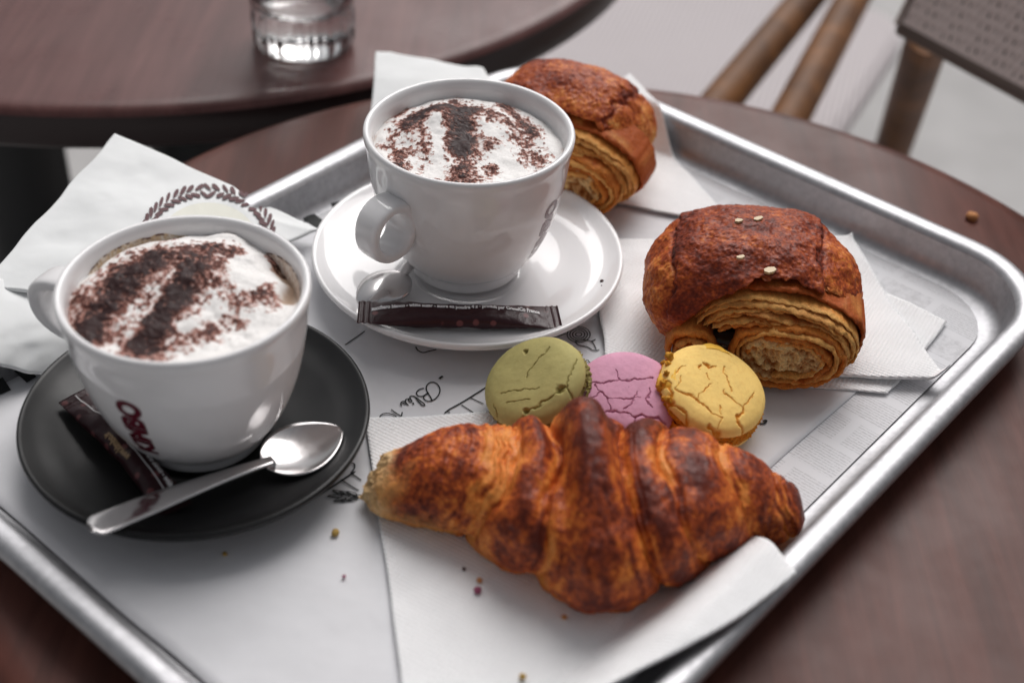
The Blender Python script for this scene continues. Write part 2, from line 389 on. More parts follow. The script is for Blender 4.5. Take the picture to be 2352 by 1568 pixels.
# ------------------------------------------------------------------ papers
def sheet(name, C, m, parent=None, origin=None, n=60, th=.0007, zfun=None, wav=.0006, seed=0, edgewob=.0008, crease=0.0, bulge=None):
    """quad sheet with corners C (4 x 3), bilinear, with thickness"""
    C = np.asarray(C, float); s, t = np.meshgrid(np.linspace(0, 1, n), np.linspace(0, 1, n), indexing='ij')
    P = ((1-s)*(1-t))[..., None]*C[0]+(s*(1-t))[..., None]*C[1]+(s*t)[..., None]*C[2]+((1-s)*t)[..., None]*C[3]
    if bulge is not None: P[..., :2] += (np.sin(np.pi*s**1.4)*t**3)[..., None]*np.asarray(bulge)
    if edgewob:
        q = np.stack([s*3, t*3, np.full_like(s, seed*7.1)], -1)
        P[..., 0] += edgewob*(vnoise(q, 2, 3)-.5)*2; P[..., 1] += edgewob*(vnoise(q, 2, 9)-.5)*2
    P[..., 2] += wav*(fbm(np.stack([P[..., 0], P[..., 1], np.full_like(s, seed*1.7)], -1), 28, 3, 5)-.35)*2
    if crease: rdg = 1-np.abs(fbm(np.stack([P[..., 0], P[..., 1], np.full_like(s, seed*2.3)], -1), 17, 2, 55)-.5)*6; P[..., 2] += crease*np.clip(rdg, 0, 1)**2
    if zfun is not None: P[..., 2] += zfun(P[..., 0], P[..., 1], s, t)
    top = P.copy(); top[..., 2] += th
    V = np.concatenate([P.reshape(-1, 3), top.reshape(-1, 3)]); k = n*n
    f = gridfaces(n, n, flip=True).tolist()+gridfaces(n, n, off=k).tolist()
    for i in range(n-1):
        for a, b in ((i, i+1), ((n-1)*n+i+1, (n-1)*n+i), ((i+1)*n, i*n), (i*n+n-1, (i+1)*n+n-1)):
            f.append([b, a, a+k, b+k])
    ob = mesh(name, V, f, m, parent, origin if origin is not None else tuple(C.mean(0)))
    return ob

def flat_outline(name, q, z, m, label, cat):
    V = np.vstack([np.c_[q, np.full(len(q), z)], [[*q.mean(0), z]]]); k = len(q)
    o = mesh(name, V, [[j, (j+1) % k, k] for j in range(k)], m, None, (q.mean(0)[0], q.mean(0)[1], z), smooth=False)
    return tag(o, label, cat)
flat_outline('paper_liner', tray_xy(rounded_rect(TH_D-.0235, TH_N-.0215, .034, 10)), .0004, M['liner'], 'grey newsprint-patterned liner paper covering the tray bottom', 'liner')
def dn(d, n_, z=0): p = DV*d+NV*n_; return np.array([p[0], p[1], z])
_pr = at2(1735, 1110), at2(1935, 940)
_dr = float(np.mean([p@DV for p in _pr]))
pm = sheet('placemat', [dn(-.446, .1685, .0009), dn(_dr-.004, .166, .0009), dn(_dr, .520, .0009), dn(-.446, .520, .0009)], M['mat_paper'], n=70, th=.0003, wav=.0004, seed=1)
tag(pm, 'white paper placemat with black line drawings under the cups', 'placemat')
PZ = .0018
def decal(name, VF, z, m, parent):
    V, F = VF; return mesh(name, np.c_[V, np.full(len(V), z)], F, m, parent, smooth=False)
def trace(pts, wid=.00045, n=None, z=0.0014): return ribbon2d([at2(x, y, z) for x, y in pts], wid, n)
# handwriting, upside down from here
W6 = lambda x, y: (1150/1.6327+x*.3385, 1150/1.6327+y*.3385)
def w6(pts): return [W6(*p) for p in pts]
w0 = lambda pts: [(857.5+x*.08333, 857.5+y*.08333) for x, y in pts]
SW = .00058
letters = [
 trace(w0([(1610,775),(1600,720),(1560,640),(1500,550),(1465,470),(1460,390),(1500,310),(1570,262),(1650,255),(1730,285),(1800,360),(1835,450),(1820,560),(1760,660),(1680,730),(1590,765),(1500,775),(1420,740),(1385,690),(1400,640),(1450,590),(1530,545)]), SW, 90),
 trace(w0([(1530,545),(1450,590),(1370,635),(1290,645),(1220,620),(1188,570),(1210,510),(1280,450),(1395,418)]), SW, 40),
 trace(w0([(1820,165),(1860,125),(1915,90)]), .0011, 8),
 trace(w0([(1170,680),(1220,760),(1290,840),(1370,900),(1415,890),(1390,840),(1300,770),(1180,680),(1060,630),(1015,650),(1020,710),(1060,780),(1040,800),(985,780),(970,735),(1000,715),(940,710),(890,740),(890,790),(920,850),(970,890)]), SW, 110),
 trace(w0([(890,800),(840,780),(780,800),(755,850),(780,915)]), SW, 24), trace(w0([(800,810),(830,840),(910,858)]), SW, 14),
 trace(w0([(1095,820),(1098,870)]), .0008, 4),
 trace(w0([(490,1005),(620,1100),(770,1195)]), SW, 10), trace(w0([(770,1195),(785,1130),(800,1080)]), SW, 8),
 trace(w0([(170,1290),(180,1210),(250,1135),(380,1112),(500,1130),(580,1165),(640,1215)]), SW, 30),
]
decal('printed_lettering', merge2d(letters), PZ, M['ink'], pm)
dr = [trace(w6([(1225,545),(1040,660),(960,705),(935,725)]), .0007, 24), trace(w6([(1110,620),(1200,662)]), .0005), trace(w6([(1050,668),(1130,720)]), .0005),
      trace(w6([(955,712),(972,722)]), .0005), trace(w6([(262,262),(330,215),(395,170)]), .0006, 8), trace(w6([(0,1335),(120,1260),(240,1180),(330,1120)]), .0008, 16),
      trace(w6([(232,1175),(352,1250)]), .0006), trace(w6([(300,1130),(370,1180)]), .0006), trace(w6([(300,1130),(325,1095),(318,1065),(285,1065)]), .0006, 14),
      trace(w6([(740,275),(755,300),(790,315),(830,305),(880,295)]), .0007, 16)]
for rr in (18, 36, 52, 68):      # round dial and machine outline
    dr.append(trace(w6([(1845+rr*1.15*math.cos(a), 192+rr*.78*math.sin(a)) for a in np.linspace(0, 2*np.pi, 33)]), .0005))
dr += [trace(w6([(1660,250),(1665,225),(1760,185)]), .0007, 12), trace(w6([(1690,250),(1780,310),(1850,365),(1900,390)]), .0006, 20), trace(w6([(1820,240),(1840,262),(1900,275),(1950,300),(1985,295)]), .0006, 16),
       trace(w6([(1930,240),(1960,225)]), .0006), trace(w6([(1880,385),(1905,365),(1925,385),(1950,370),(1970,385)]), .0005, 16), trace(w6([(1820,240),(1850,232),(1925,235),(1965,290)]), .0005, 16)]
for q_ in dr: decal('printed_line', q_, PZ, M['ink'], pm)
wh = []
for i, (x, y, a, s) in enumerate([(190,1288,182,48),(215,1262,205,44),(225,1312,160,44),(262,1268,205,42),(268,1312,158,42),(305,1270,205,40),(312,1308,155,38),(345,1290,180,34)]):
    ca, sa = math.cos(R_(a)), math.sin(R_(a)); e = []
    for k in np.linspace(0, 2*np.pi, 19): u_, v_ = s*math.cos(k), 15*math.sin(k)*(1-.4*math.cos(k)); e.append((x+u_*ca-v_*sa*1.0, y+(u_*sa+v_*ca)*.75))
    wh.append(trace(w6(e), .00045)); wh.append(trace(w6([(x-s*.7*ca, y-s*.55*sa), (x+s*.8*ca, y+s*.6*sa)]), .0003)); wh.append(trace(w6([(x-s*.7*ca, y-s*.55*sa+5), (x+s*.6*ca, y+s*.45*sa+5)]), .0003))
decal('printed_wheat_ear', merge2d(wh), PZ, M['ink'], pm)
# black check border and corner marks, plus a stroke beside the yellow shell
for q in ([(692,500),(722,492),(758,520),(735,530)], [(758,468),(787,462),(806,470),(783,484)], [(817,444),(842,437),(835,442),(820,448)], [(-12,858),(0,858),(26,897),(-12,912)], [(2,826),(70,852),(84,866),(62,880)]):
    decal('printed_square', (np.array([at2(x, y, .0014) for x, y in q]), [[0, 1, 2, 3]]), PZ, M['ink'], pm)
decal('printed_stroke', trace([(1752,968),(1760,966),(1757,972),(1748,974),(1742,970)], .0009, 12), PZ, M['ink'], pm)

# napkins ------------------------------------------------------------
def rimrise(x, y, wd=.0125):
    """napkins climb over the tray wall where they reach it"""
    d = (x*DV[0]+y*DV[1])-TC_D; n_ = (x*NV[0]+y*NV[1])-TC_N
    e = np.maximum(np.abs(d)-(TH_D-.0115-wd), np.abs(n_)-(TH_N-.0115-wd))
    return HT*1.08*ss(0, wd, e)
n1 = [at(838,966,.0018), at(1452,936,.0018), at(1822,1330,.002), at(905,1760,.0018)]
n1[2] = np.array([.1235, .362, .002]); n1[3] = np.array([-.0230, .2610, .0018])
n1[2] = at(1822, 1330, .021)*np.array([1, 1, 0])+np.array([0, 0, .0022])
nap1 = sheet('paper_napkin', n1, M['napkin'], n=110, th=.0011, zfun=lambda x, y, s, t: rimrise(x, y, .030)+.0006*ss(.55, 1, s)*ss(.3, .9, t)*np.sin(t*9), seed=2, wav=.0009, crease=.0004, bulge=(.0046, -.0084))
tag(nap1, 'embossed white paper napkin under the croissant, corner over the tray rim', 'napkin', 'white paper napkins under the pastries')
n2 = [at(1366,740,.0018), at(1392,835,.0018), at(2165,888,.0022), at(1962,492,.016)]
n2 = [at(1392,838,.0018), at(2165,888,.0022), at(1968,488,.019)*np.array([1,1,0])+[0,0,.0024], at(1352,560,.0018)]
nap2b = sheet('paper_napkin', [at(1480,860,.0016), at(2040,905,.0016), at(2178,741,.0016), at(1700,520,.0016)], M['napkin'], n=60, th=.0006, seed=5, wav=.0005)
tag(nap2b, 'lower white napkin layer peeping out beneath the whole chocolate pastry', 'napkin', 'white paper napkins under the pastries')
nap2 = sheet('paper_napkin', n2, M['napkin'], n=90, th=.0012, zfun=lambda x, y, s, t: .0012+rimrise(x, y)*.95+.0022*ss(.6, 1, s)*np.sin(t*6+1)*ss(0, .5, 1-t), seed=3, wav=.0008, crease=.0005)
tag(nap2, 'white paper napkin spread under the whole chocolate pastry beside the macarons', 'napkin', 'white paper napkins under the pastries')
nap3 = sheet('paper_napkin', [at(1180,420,.0018), at(1560,498,.0030), at(1655,486,.0022), at(1440,250,.0018)], M['napkin'], n=70, th=.0010, zfun=lambda x, y, s, t: rimrise(x, y), seed=4, wav=.0008)
tag(nap3, 'white paper napkin under the chocolate pastry behind the white cup', 'napkin', 'white paper napkins under the pastries')
fl2 = sheet('folded_sheet', [at(850,300,.0205), at(1180,300,.0205), at(1108,160,.0225), at(864,122,.0250)], M['bag_paper'], n=50, th=.0006, zfun=lambda x, y, s, t: .003*np.sin(np.pi*t), seed=8, wav=.0010, crease=.0008)
tag(fl2, 'plain white folded paper standing up behind the cup on the white saucer', 'paper')

# bags ---------------------------------------------------------------
def bagz(x, y, s, t): return .004*np.sin(np.pi*np.clip(s, 0, 1))*np.sin(np.pi*np.clip(t, 0, 1))
bag = sheet('paper_bag', [at(-40,664,.0245), at(300,700,.0235), at(735,538,.006), at(268,310,.034)], M['bag_paper'], n=90, th=.0014, zfun=bagz, seed=11, wav=.0022, crease=.0014)
tag(bag, 'white paper bag with red leaf wreath emblem behind the black saucer', 'paper bag')
bag_top = lambda: None
_me = bag.data; _co = np.zeros(len(_me.vertices)*3); _me.vertices.foreach_get('co', _co); _co = _co.reshape(-1, 3)[8100:]+ORG[bag.name]
def on_bag(px, py):
    z = .02
    for _ in range(6):
        p = at(px, py, z); k = np.argsort(((_co[:, :2]-p[:2])**2).sum(1))[:4]; z = _co[k, 2].mean()+.0007
    return at(px, py, z)
wr = []; Vw, Fw = [], []
def bleaf(px, py, ang, ln, wd):
    ca, sa = math.cos(ang), math.sin(ang); o = len(Vw)
    for k in range(8):
        a = 2*np.pi*k/8; u_, v_ = ln/2*math.cos(a), wd/2*math.sin(a)*(1-.35*math.cos(a))
        Vw.append(on_bag(px+u_*ca-v_*sa, py+u_*sa+v_*ca))
    Fw.append(list(range(o, o+8)))
rng = np.random.RandomState(4)
for k in range(46):
    a = R_(183+(360-190)*k/45+rng.uniform(-1, 1)); cx, cy, rx, ry = 478, 545, 143, 108
    px, py = cx+rx*math.cos(a), cy+ry*math.sin(a)
    tx, ty = -math.sin(a)*rx, math.cos(a)*ry
    if k < 23: tx, ty = -tx, -ty
    ta = math.atan2(ty, tx); sgn = 1 if k % 2 else -1
    bleaf(px+sgn*8*math.cos(a), py+sgn*8*math.sin(a), ta+sgn*.6*(1 if k >= 23 else -1)+rng.uniform(-.2, .2), rng.uniform(21, 29), rng.uniform(7, 10))
mesh('printed_wreath', Vw, Fw, M['ink_red'], bag, smooth=False)
Vc = [on_bag(478+114*math.cos(a), 556+92*math.sin(a)) for a in np.linspace(R_(178), R_(362), 40)]; Vc.append(on_bag(478, 556))
mesh('printed_disc', [v_+np.array([0, 0, -.0003]) for v_ in Vc], [[i, i+1, 40] for i in range(39)], M['cream_print'], bag, smooth=False)
bag2 = sheet('paper_bag', [at(-110,812,.0250), at(94,866,.0050), at(360,740,.0040), at(-60,632,.0290)], M['bag_paper'], n=60, th=.0014, zfun=lambda x, y, s, t: .006*np.sin(np.pi*s)*np.sin(np.pi*t)*.8, seed=14, wav=.0024, crease=.0016)
tag(bag2, 'crumpled plain white paper bag tucked under the black saucer', 'paper bag')

# ------------------------------------------------------------------ saucers and cups
C1 = np.array([-.1239, .4146]); C2 = np.array([-.0244, .5415])
S1 = C1+np.array([-.0012, -.0004]); S2 = C2+np.array([.0012, -.0015])
def saucer_prof(R, H, zb, th=.0034):
    top = [(.0004, zb+.0042), (.018, zb+.0042), (.0265, zb+.0044), (.0285, zb+.0052), (.033, zb+.0062), (R*.62, zb+.0085), (R*.78, zb+.0118), (R*.91, zb+H*.83), (R*.965, zb+H*.955), (R*.985, zb+H), (R*.997, zb+H-.0004), (R, zb+H-.0016)]
    bot = [(R*.99, zb+H-.0034), (R*.95, zb+H-.0050), (R*.80, zb+.0066), (R*.62, zb+.0032), (R*.52, zb+.0016), (R*.48, zb), (R*.44, zb), (R*.42, zb+.0014), (.0004, zb+.0016)]
    t = spline(top, 60); b = spline(bot, 40); return np.vstack([t, b[0:]])
sa1 = lathe('saucer', saucer_prof(.0695, .0178, .0016), M['black_glaze'], (S1[0], S1[1], 0), origin=(S1[0], S1[1], .0016), n=160)
tag(sa1, 'matt black saucer under the fuller cappuccino cup', 'saucer')
sa2 = lathe('saucer', saucer_prof(.0737, .0165, .0016), M['porcelain'], (S2[0], S2[1], 0), origin=(S2[0], S2[1], .0016), n=160)
tag(sa2, 'glossy white saucer under the cup with its handle forward', 'saucer')

OUT = np.array([(.0245, 0), (.0262, .0008), (.0268, .003), (.0272, .0055), (.0315, .0105), (.0360, .0185), (.0400, .029), (.0432, .042), (.0452, .055), (.0464, .066), (.0473, .0705), (.0472, .0724), (.0462, .0733)])
INN = np.array([(.0462, .0733), (.0448, .0728), (.0436, .0705), (.0428, .064), (.0410, .050), (.0375, .035), (.0310, .018), (.020, .009), (.0004, .007)])
OUTS = spline(OUT, 90)
def outer_r(z): return np.interp(z, OUTS[:, 1], OUTS[:, 0])
Z0 = .0086
def make_cup(label, c, hang, lang, hk=1.0):
    cup = thing('coffee_cup', label, 'cup', (c[0], c[1], Z0))
    prof = np.vstack([[(.0004, .003), (.022, .003), (.0235, .0004)], OUTS, spline(INN, 60)[1:]])
    lathe('body', prof, M['porcelain'], (c[0], c[1], Z0), cup, n=200)
    e = np.array([math.cos(hang), math.sin(hang)]); tg = np.array([-e[1], e[0]])
    # ring handle: a rounded lug with an oval finger hole, running into the wall of the cup
    nf, N_ = 96, 32; fi = np.linspace(0, 2*np.pi, nf, endpoint=False)
    ri = .0090+.0006*np.abs(np.sin(fi)); deg = np.degrees(fi)
    ro = np.interp(deg, [0, 40, 70, 100, 130, 155, 180, 205, 230, 260, 290, 320, 360], [.0142, .0148, .0146, .0145, .0162, .0138, .0118, .0130, .0156, .0147, .0146, .0148, .0142])
    ro = np.convolve(np.r_[ro[-6:], ro, ro[:6]], np.ones(7)/7, 'same')[6:-6]
    hw = np.interp(deg, [0, 100, 180, 260, 360], [.0064, .0072, .0090, .0072, .0064])
    a = np.linspace(0, 2*np.pi, N_, endpoint=False); ca = np.sign(np.cos(a))*np.abs(np.cos(a))**.5; sa_ = np.sign(np.sin(a))*np.abs(np.sin(a))**.62
    rad = ((ri+ro)/2)[:, None]+((ro-ri)/2)[:, None]*sa_
    rho = .0530+rad*np.cos(fi)[:, None]; zz = .0438+rad*np.sin(fi)[:, None]; tt = hw[:, None]*ca
    rho = np.where(rho > .044, .044+(rho-.044)*hk, rho)
    S = np.stack([c[0]+e[0]*rho+tg[0]*tt, c[1]+e[1]*rho+tg[1]*tt, Z0+zz], -1)
    mesh('handle', S, gridfaces(nf, N_, True, True), M['porcelain'], cup)
    V, F = text2d('KIMBO', .0120, bold=.00075)
    V = V-[(V[:, 0].min()+V[:, 0].max())/2, (V[:, 1].min()+V[:, 1].max())/2]; V[:, 0] *= .92
    arc = np.r_[0, np.cumsum(np.linalg.norm(np.diff(OUTS, axis=0), axis=1))]
    sm = np.interp(.0345, OUTS[:, 1], arc); q = sm+V[:, 0]
    zr = np.interp(q, arc, OUTS[:, 1]); rr = np.interp(q, arc, OUTS[:, 0])+.00012
    th = lang-V[:, 1]/.0405
    mesh('printed_lettering', np.stack([c[0]+rr*np.cos(th), c[1]+rr*np.sin(th), Z0+zr], -1), F, M['logo'], cup, smooth=False)
    return cup
make_cup('white coffee cup with red lettering on the black saucer', C1, R_(158), R_(-108), 1.30)
make_cup('white coffee cup with chunky loop handle on the white saucer', C2, R_(-130), R_(-29), .92)

# foam with cocoa ------------------------------------------------------
def foam(label, c, level, mounds, caps, gaps, seed, holes=(), tan=()):
    nr, nth = 260, 560
    r = np.sqrt(np.linspace(0.00002, 1, nr))*.0431; th = np.linspace(0, 2*np.pi, nth, endpoint=False)
    X = c[0]+r[:, None]*np.cos(th); Y = c[1]+r[:, None]*np.sin(th); P2 = np.stack([X, Y], -1)
    h = np.zeros_like(X)
    for (px, py), sx, amp in mounds:
        p = at2(px, py, level+Z0); h += amp*np.exp(-((P2-p)**2).sum(-1)/(2*sx*sx))
    P3 = np.stack([X, Y, np.full_like(X, seed)], -1)
    h += .0022*(fbm(P3, 75, 3, seed)-.5)*2+.00016*(fbm(P3, 380, 2, seed+3)-.5)*2
    wl = np.zeros_like(X)
    for pts, wd, dep in gaps:                      # where the foam has sunk away from the wall
        g = np.exp(-(seg_dist(P2, [at2(*q, level+Z0) for q in pts])/wd)**2); h -= dep*g; wl = np.maximum(wl, g)
    dens = np.zeros_like(X)
    for pts, wd, st in caps:
        d = seg_dist(P2, [at2(*q, level+Z0+.003) for q in pts]); dens = np.maximum(dens, st*np.exp(-(d/(wd*1.3))**2.2))
    for pts, wd, st in holes:
        dens = dens-st*np.exp(-(seg_dist(P2, [at2(*q, level+Z0+.003) for q in pts])/wd)**2)
    n1_ = fbm(P3, 640, 3, seed+20, .65); n2_ = fbm(P3, 190, 3, seed+40); n3_ = vnoise(P3, 1900, seed+60)
    k = dens+(n1_-.5)*1.7+(n2_-.5)*.7
    k = np.where(dens > .04, k, -1)
    lightk = np.maximum(ss(.14, .62, k), .55*ss(.25, .95, dens+(n2_-.5)*.5)); dark = ss(.42, 1.02, k+(n3_-.5)*.6)
    speck = (dens > .10)*ss(.70, .76, n3_*.6+n1_*.5)*ss(.1, .4, dens)
    col = mix(np.full(X.shape+(3,), .86)*np.array([1, .975, .95]), (.40, .14, .09), lightk*.9)
    col = mix(col, mix(np.broadcast_to(np.array([.085, .022, .015]), col.shape), (.026, .008, .008), ss(.55, 1.15, dens+(n2_-.5)*1.2)), dark); col = mix(col, (.08, .03, .022), speck*.8*(1-dark))
    col = mix(col, (.52, .36, .24), np.clip(wl, 0, 1)*ss(.25, .8, wl+(n2_-.5)*.8)*(1-dark)*.85)
    edge = ss(.0405, .0431, r)[:, None]*ss(.45, .7, n2_)
    col = mix(col, (.45, .30, .22), edge*.5)
    h += dark*.0005*(n1_+.3)
    z = Z0+level+h; rim_in = np.interp(.0, [0], [0])
    z = np.minimum(z, Z0+.0765)
    z = z-ss(.0385, .0431, r)[:, None]*.0012
    cap = thing('cappuccino', label, 'coffee', (c[0], c[1], Z0+.007))
    # widen towards the wall following the inner profile
    rw = np.interp(z[-1]-Z0, INN[::-1, 1], INN[::-1, 0])+.0006
    V = np.stack([X, Y, z], -1)
    V[-1, :, 0] = c[0]+rw*np.cos(th); V[-1, :, 1] = c[1]+rw*np.sin(th)
    F = np.vstack([gridfaces(nr, nth, False, True)])
    mesh('milk_foam', V, F, M['foam'], cap, col=col)
    return cap, (lambda x, y: None)
def residue(cap, c, a0, a1, zlo, zhi, seed, tone):
    n, m_ = 160, 26; a = np.linspace(R_(a0), R_(a1), n); q = np.linspace(0, 1, m_); A_, Q_ = np.meshgrid(a, q, indexing='ij')
    P3 = np.stack([A_*3, Q_*.6, 0*A_+seed], -1); end = np.sin(np.pi*np.clip((A_-R_(a0))/R_(a1-a0), 0, 1))**.5
    top = zlo+(zhi-zlo)*end*(.85+.3*fbm(np.stack([A_*7, 0*A_, 0*A_+seed], -1), 1, 3, seed)); z = zlo-.004+(np.minimum(top, .0722)-zlo+.004)*Q_
    r = np.interp(z, INN[::-1, 1], INN[::-1, 0])-.00030-.0005*fbm(P3, 9, 3, seed+1)*np.sin(np.pi*Q_)
    n1_ = fbm(P3, 14, 3, seed+2); col = mix(np.broadcast_to(np.array(tone), A_.shape+(3,)), (.84, .78, .72), np.clip(.40+(n1_-.5)*1.8, 0, 1))
    col = mix(col, (.11, .035, .02), ss(.86, .97, Q_)*ss(.45, .6, fbm(P3, 8, 2, seed+3)))
    mesh('foam_residue', np.stack([c[0]+r*np.cos(A_), c[1]+r*np.sin(A_), Z0+z], -1), gridfaces(n, m_), M['foam'], cap, col=col)
w8 = lambda pts: [(x*.4491, 214.4+y*.4491) for x, y in pts]
w5 = lambda pts: [(796.25+x*.3125, 61.25+y*.3125) for x, y in pts]
cap1, _ = foam('cappuccino with two dark cocoa bands in the cup on the black saucer', C1, .0652,
     [((430, 640), .016, .0060), ((300, 650), .012, .0025), ((520, 570), .008, .003), ((545, 545), .005, .002)],
     [(w8([(800,870),(640,970),(520,1080),(430,1190)]), .0078, 1.35), (w8([(1000,890),(930,1010),(830,1120),(720,1260)]), .0072, 1.35),
      (w8([(560,930),(700,860),(820,820)]), .0050, .75), (w8([(820,830),(1000,830),(1180,830)]), .0040, .85), (w8([(1130,880),(1150,960),(1230,1050),(1340,1010)]), .0046, .80),
      (w8([(400,1000),(350,1110),(440,1220)]), .0045, .70), (w8([(620,1220),(640,1290)]), .0035, .72), (w8([(880,1200),(960,1220),(1060,1190),(1160,1130)]), .0042, .66),
      (w8([(1370,980),(1380,1060)]), .0025, .7), (w8([(1390,800),(1440,850),(1470,790)]), .0022, .85)],
     [(w8([(470,880),(600,800),(760,745),(900,715)]), .0035, .0050), (w8([(1430,880),(1500,950),(1470,1040)]), .0038, .0045), (w8([(1100,700),(1250,730)]), .003, .003)], 3,
     holes=[(w8([(890,940),(790,1060),(650,1200)]), .0015, .55), (w8([(1230,880),(1250,960)]), .0055, .9), (w8([(930,1160),(940,1165)]), .0028, .9), (w8([(1090,1110),(1100,1120)]), .003, .6)])
residue(cap1, C1, 92, 168, .062, .0682, 5, (.62, .45, .28)); residue(cap1, C1, -2, 58, .063, .0676, 6, (.66, .52, .42))
foam('cappuccino with an arch of cocoa in the cup on the white saucer', C2, .0640,
     [((1050, 280), .017, .0045), ((980, 300), .012, .002), ((1180, 300), .012, .0015)],
     [(w5([(450,720),(600,650),(760,620),(880,640)]), .0050, 1.25), (w5([(860,640),(840,760),(850,880)]), .0066, 1.35), (w5([(850,880),(860,1000),(860,1090)]), .0060, .78),
      (w5([(1160,575),(1240,640),(1340,720),(1380,770)]), .0032, .95), (w5([(960,600),(1060,690),(1180,700),(1260,780)]), .0042, .62), (w5([(1320,840),(1380,920),(1430,960)]), .0042, .66),
      (w5([(420,880),(370,950),(400,1000)]), .0034, .85), (w5([(560,780),(600,850),(620,960)]), .0050, .60), (w5([(390,540),(400,640)]), .0030, .60), (w5([(780,540),(800,560)]), .0030, .85),
      (w5([(1060,1010),(1070,1020)]), .0030, .70), (w5([(1000,880),(1060,850)]), .0036, .50), (w5([(350,790),(300,830)]), .003, .55), (w5([(600,1070),(600,1072)]), .0016, .8), (w5([(680,1075),(681,1076)]), .0016, .7), (w5([(500,1045),(501,1046)]), .0012, .8)],
     [(w5([(380,480),(700,430),(1000,440),(1400,600)]), .004, .0012)], 9,
     holes=[(w5([(640,700),(660,900),(640,1020)]), .0032, .55), (w5([(960,700),(1040,780)]), .003, .3)])

# ------------------------------------------------------------------ spoons
def spoon(label, bowl_tip, neck, end, zs, wid=.0125, flip=False, hwid=(.0030, .0062), dip=.004):
    bt, nk, en = (np.asarray(p, float) for p in (bowl_tip, neck, end))
    t = thing('teaspoon', label, 'spoon', tuple(nk))
    # bowl: dished oval
    ax = bt-nk; L = np.linalg.norm(ax[:2]); e = ax/np.linalg.norm(ax); sd = np.cross((0, 0, 1.), e); sd /= np.linalg.norm(sd); up = np.cross(e, sd)
    n = 48; s = np.linspace(0, 1, n); prof = wid*np.sin(np.pi*np.clip(s, 0, 1)**.82)**.62; prof[0] = .0022; prof[-1] = .0008
    prof = np.maximum(prof, interp_s(s, [0, .06, .2, 1], [.0024, .0028, 0, 0]))
    k = 21; q = np.linspace(-1, 1, k); sg = -1 if flip else 1
    dep = -sg*dip*np.sin(np.pi*np.clip(s, .02, .98))**.8
    def surf(off):
        x = nk+s[:, None, None]*ax+(prof[:, None]*q)[..., None]*sd
        return x+(dep[:, None]*(1-q**2)+off)[..., None]*up
    A, B = surf(.0006), surf(-.0006)
    S = np.concatenate([A, B[:, ::-1]], 1); V, F = loft(S); mesh('bowl', V, F, M['steel'], t)
    n = 60; pts = spline([nk+e*.004, nk+(en-nk)*.08+np.array([0, 0, .0012]), nk+(en-nk)*.3+np.array([0, 0, zs]), nk+(en-nk)*.65+np.array([0, 0, zs*.7]), en], n); s = np.linspace(0, 1, n)
    hw = interp_s(s, [0, .1, .3, .7, .93, .98, 1], [.0026, hwid[0], hwid[0]*1.25, hwid[1]*.95, hwid[1], hwid[1]*.90, hwid[1]*.55]); hh = interp_s(s, [0, .2, 1], [.0013, .0013, .0008])
    hw = np.interp(s, [0, .1, .3, .7, .95, 1], [.0026, hwid[0], hwid[0]*1.25, hwid[1]*.95, hwid[1], hwid[1]])*np.sqrt(np.clip(1-np.clip((s-.95)/.052, 0, 1)**2, .02, 1))
    V, F = loft(sweep(pts, hw, hh, m=20, p=3)); mesh('handle', V, F, M['steel'], t)
    return t
spoon('steel teaspoon lying across the black saucer over a sugar stick', at(783, 985, .0165), at(606, 1068, .0150), at(204, 1214, .0212), .0015, wid=.0142, hwid=(.0028, .0058))
spoon('steel teaspoon half hidden under a sugar stick on the white saucer', at(826, 700, .0142), at(930, 628, .0150), at(1010, 520, .0150), .0, wid=.0115, flip=True, hwid=(.0026, .0030))

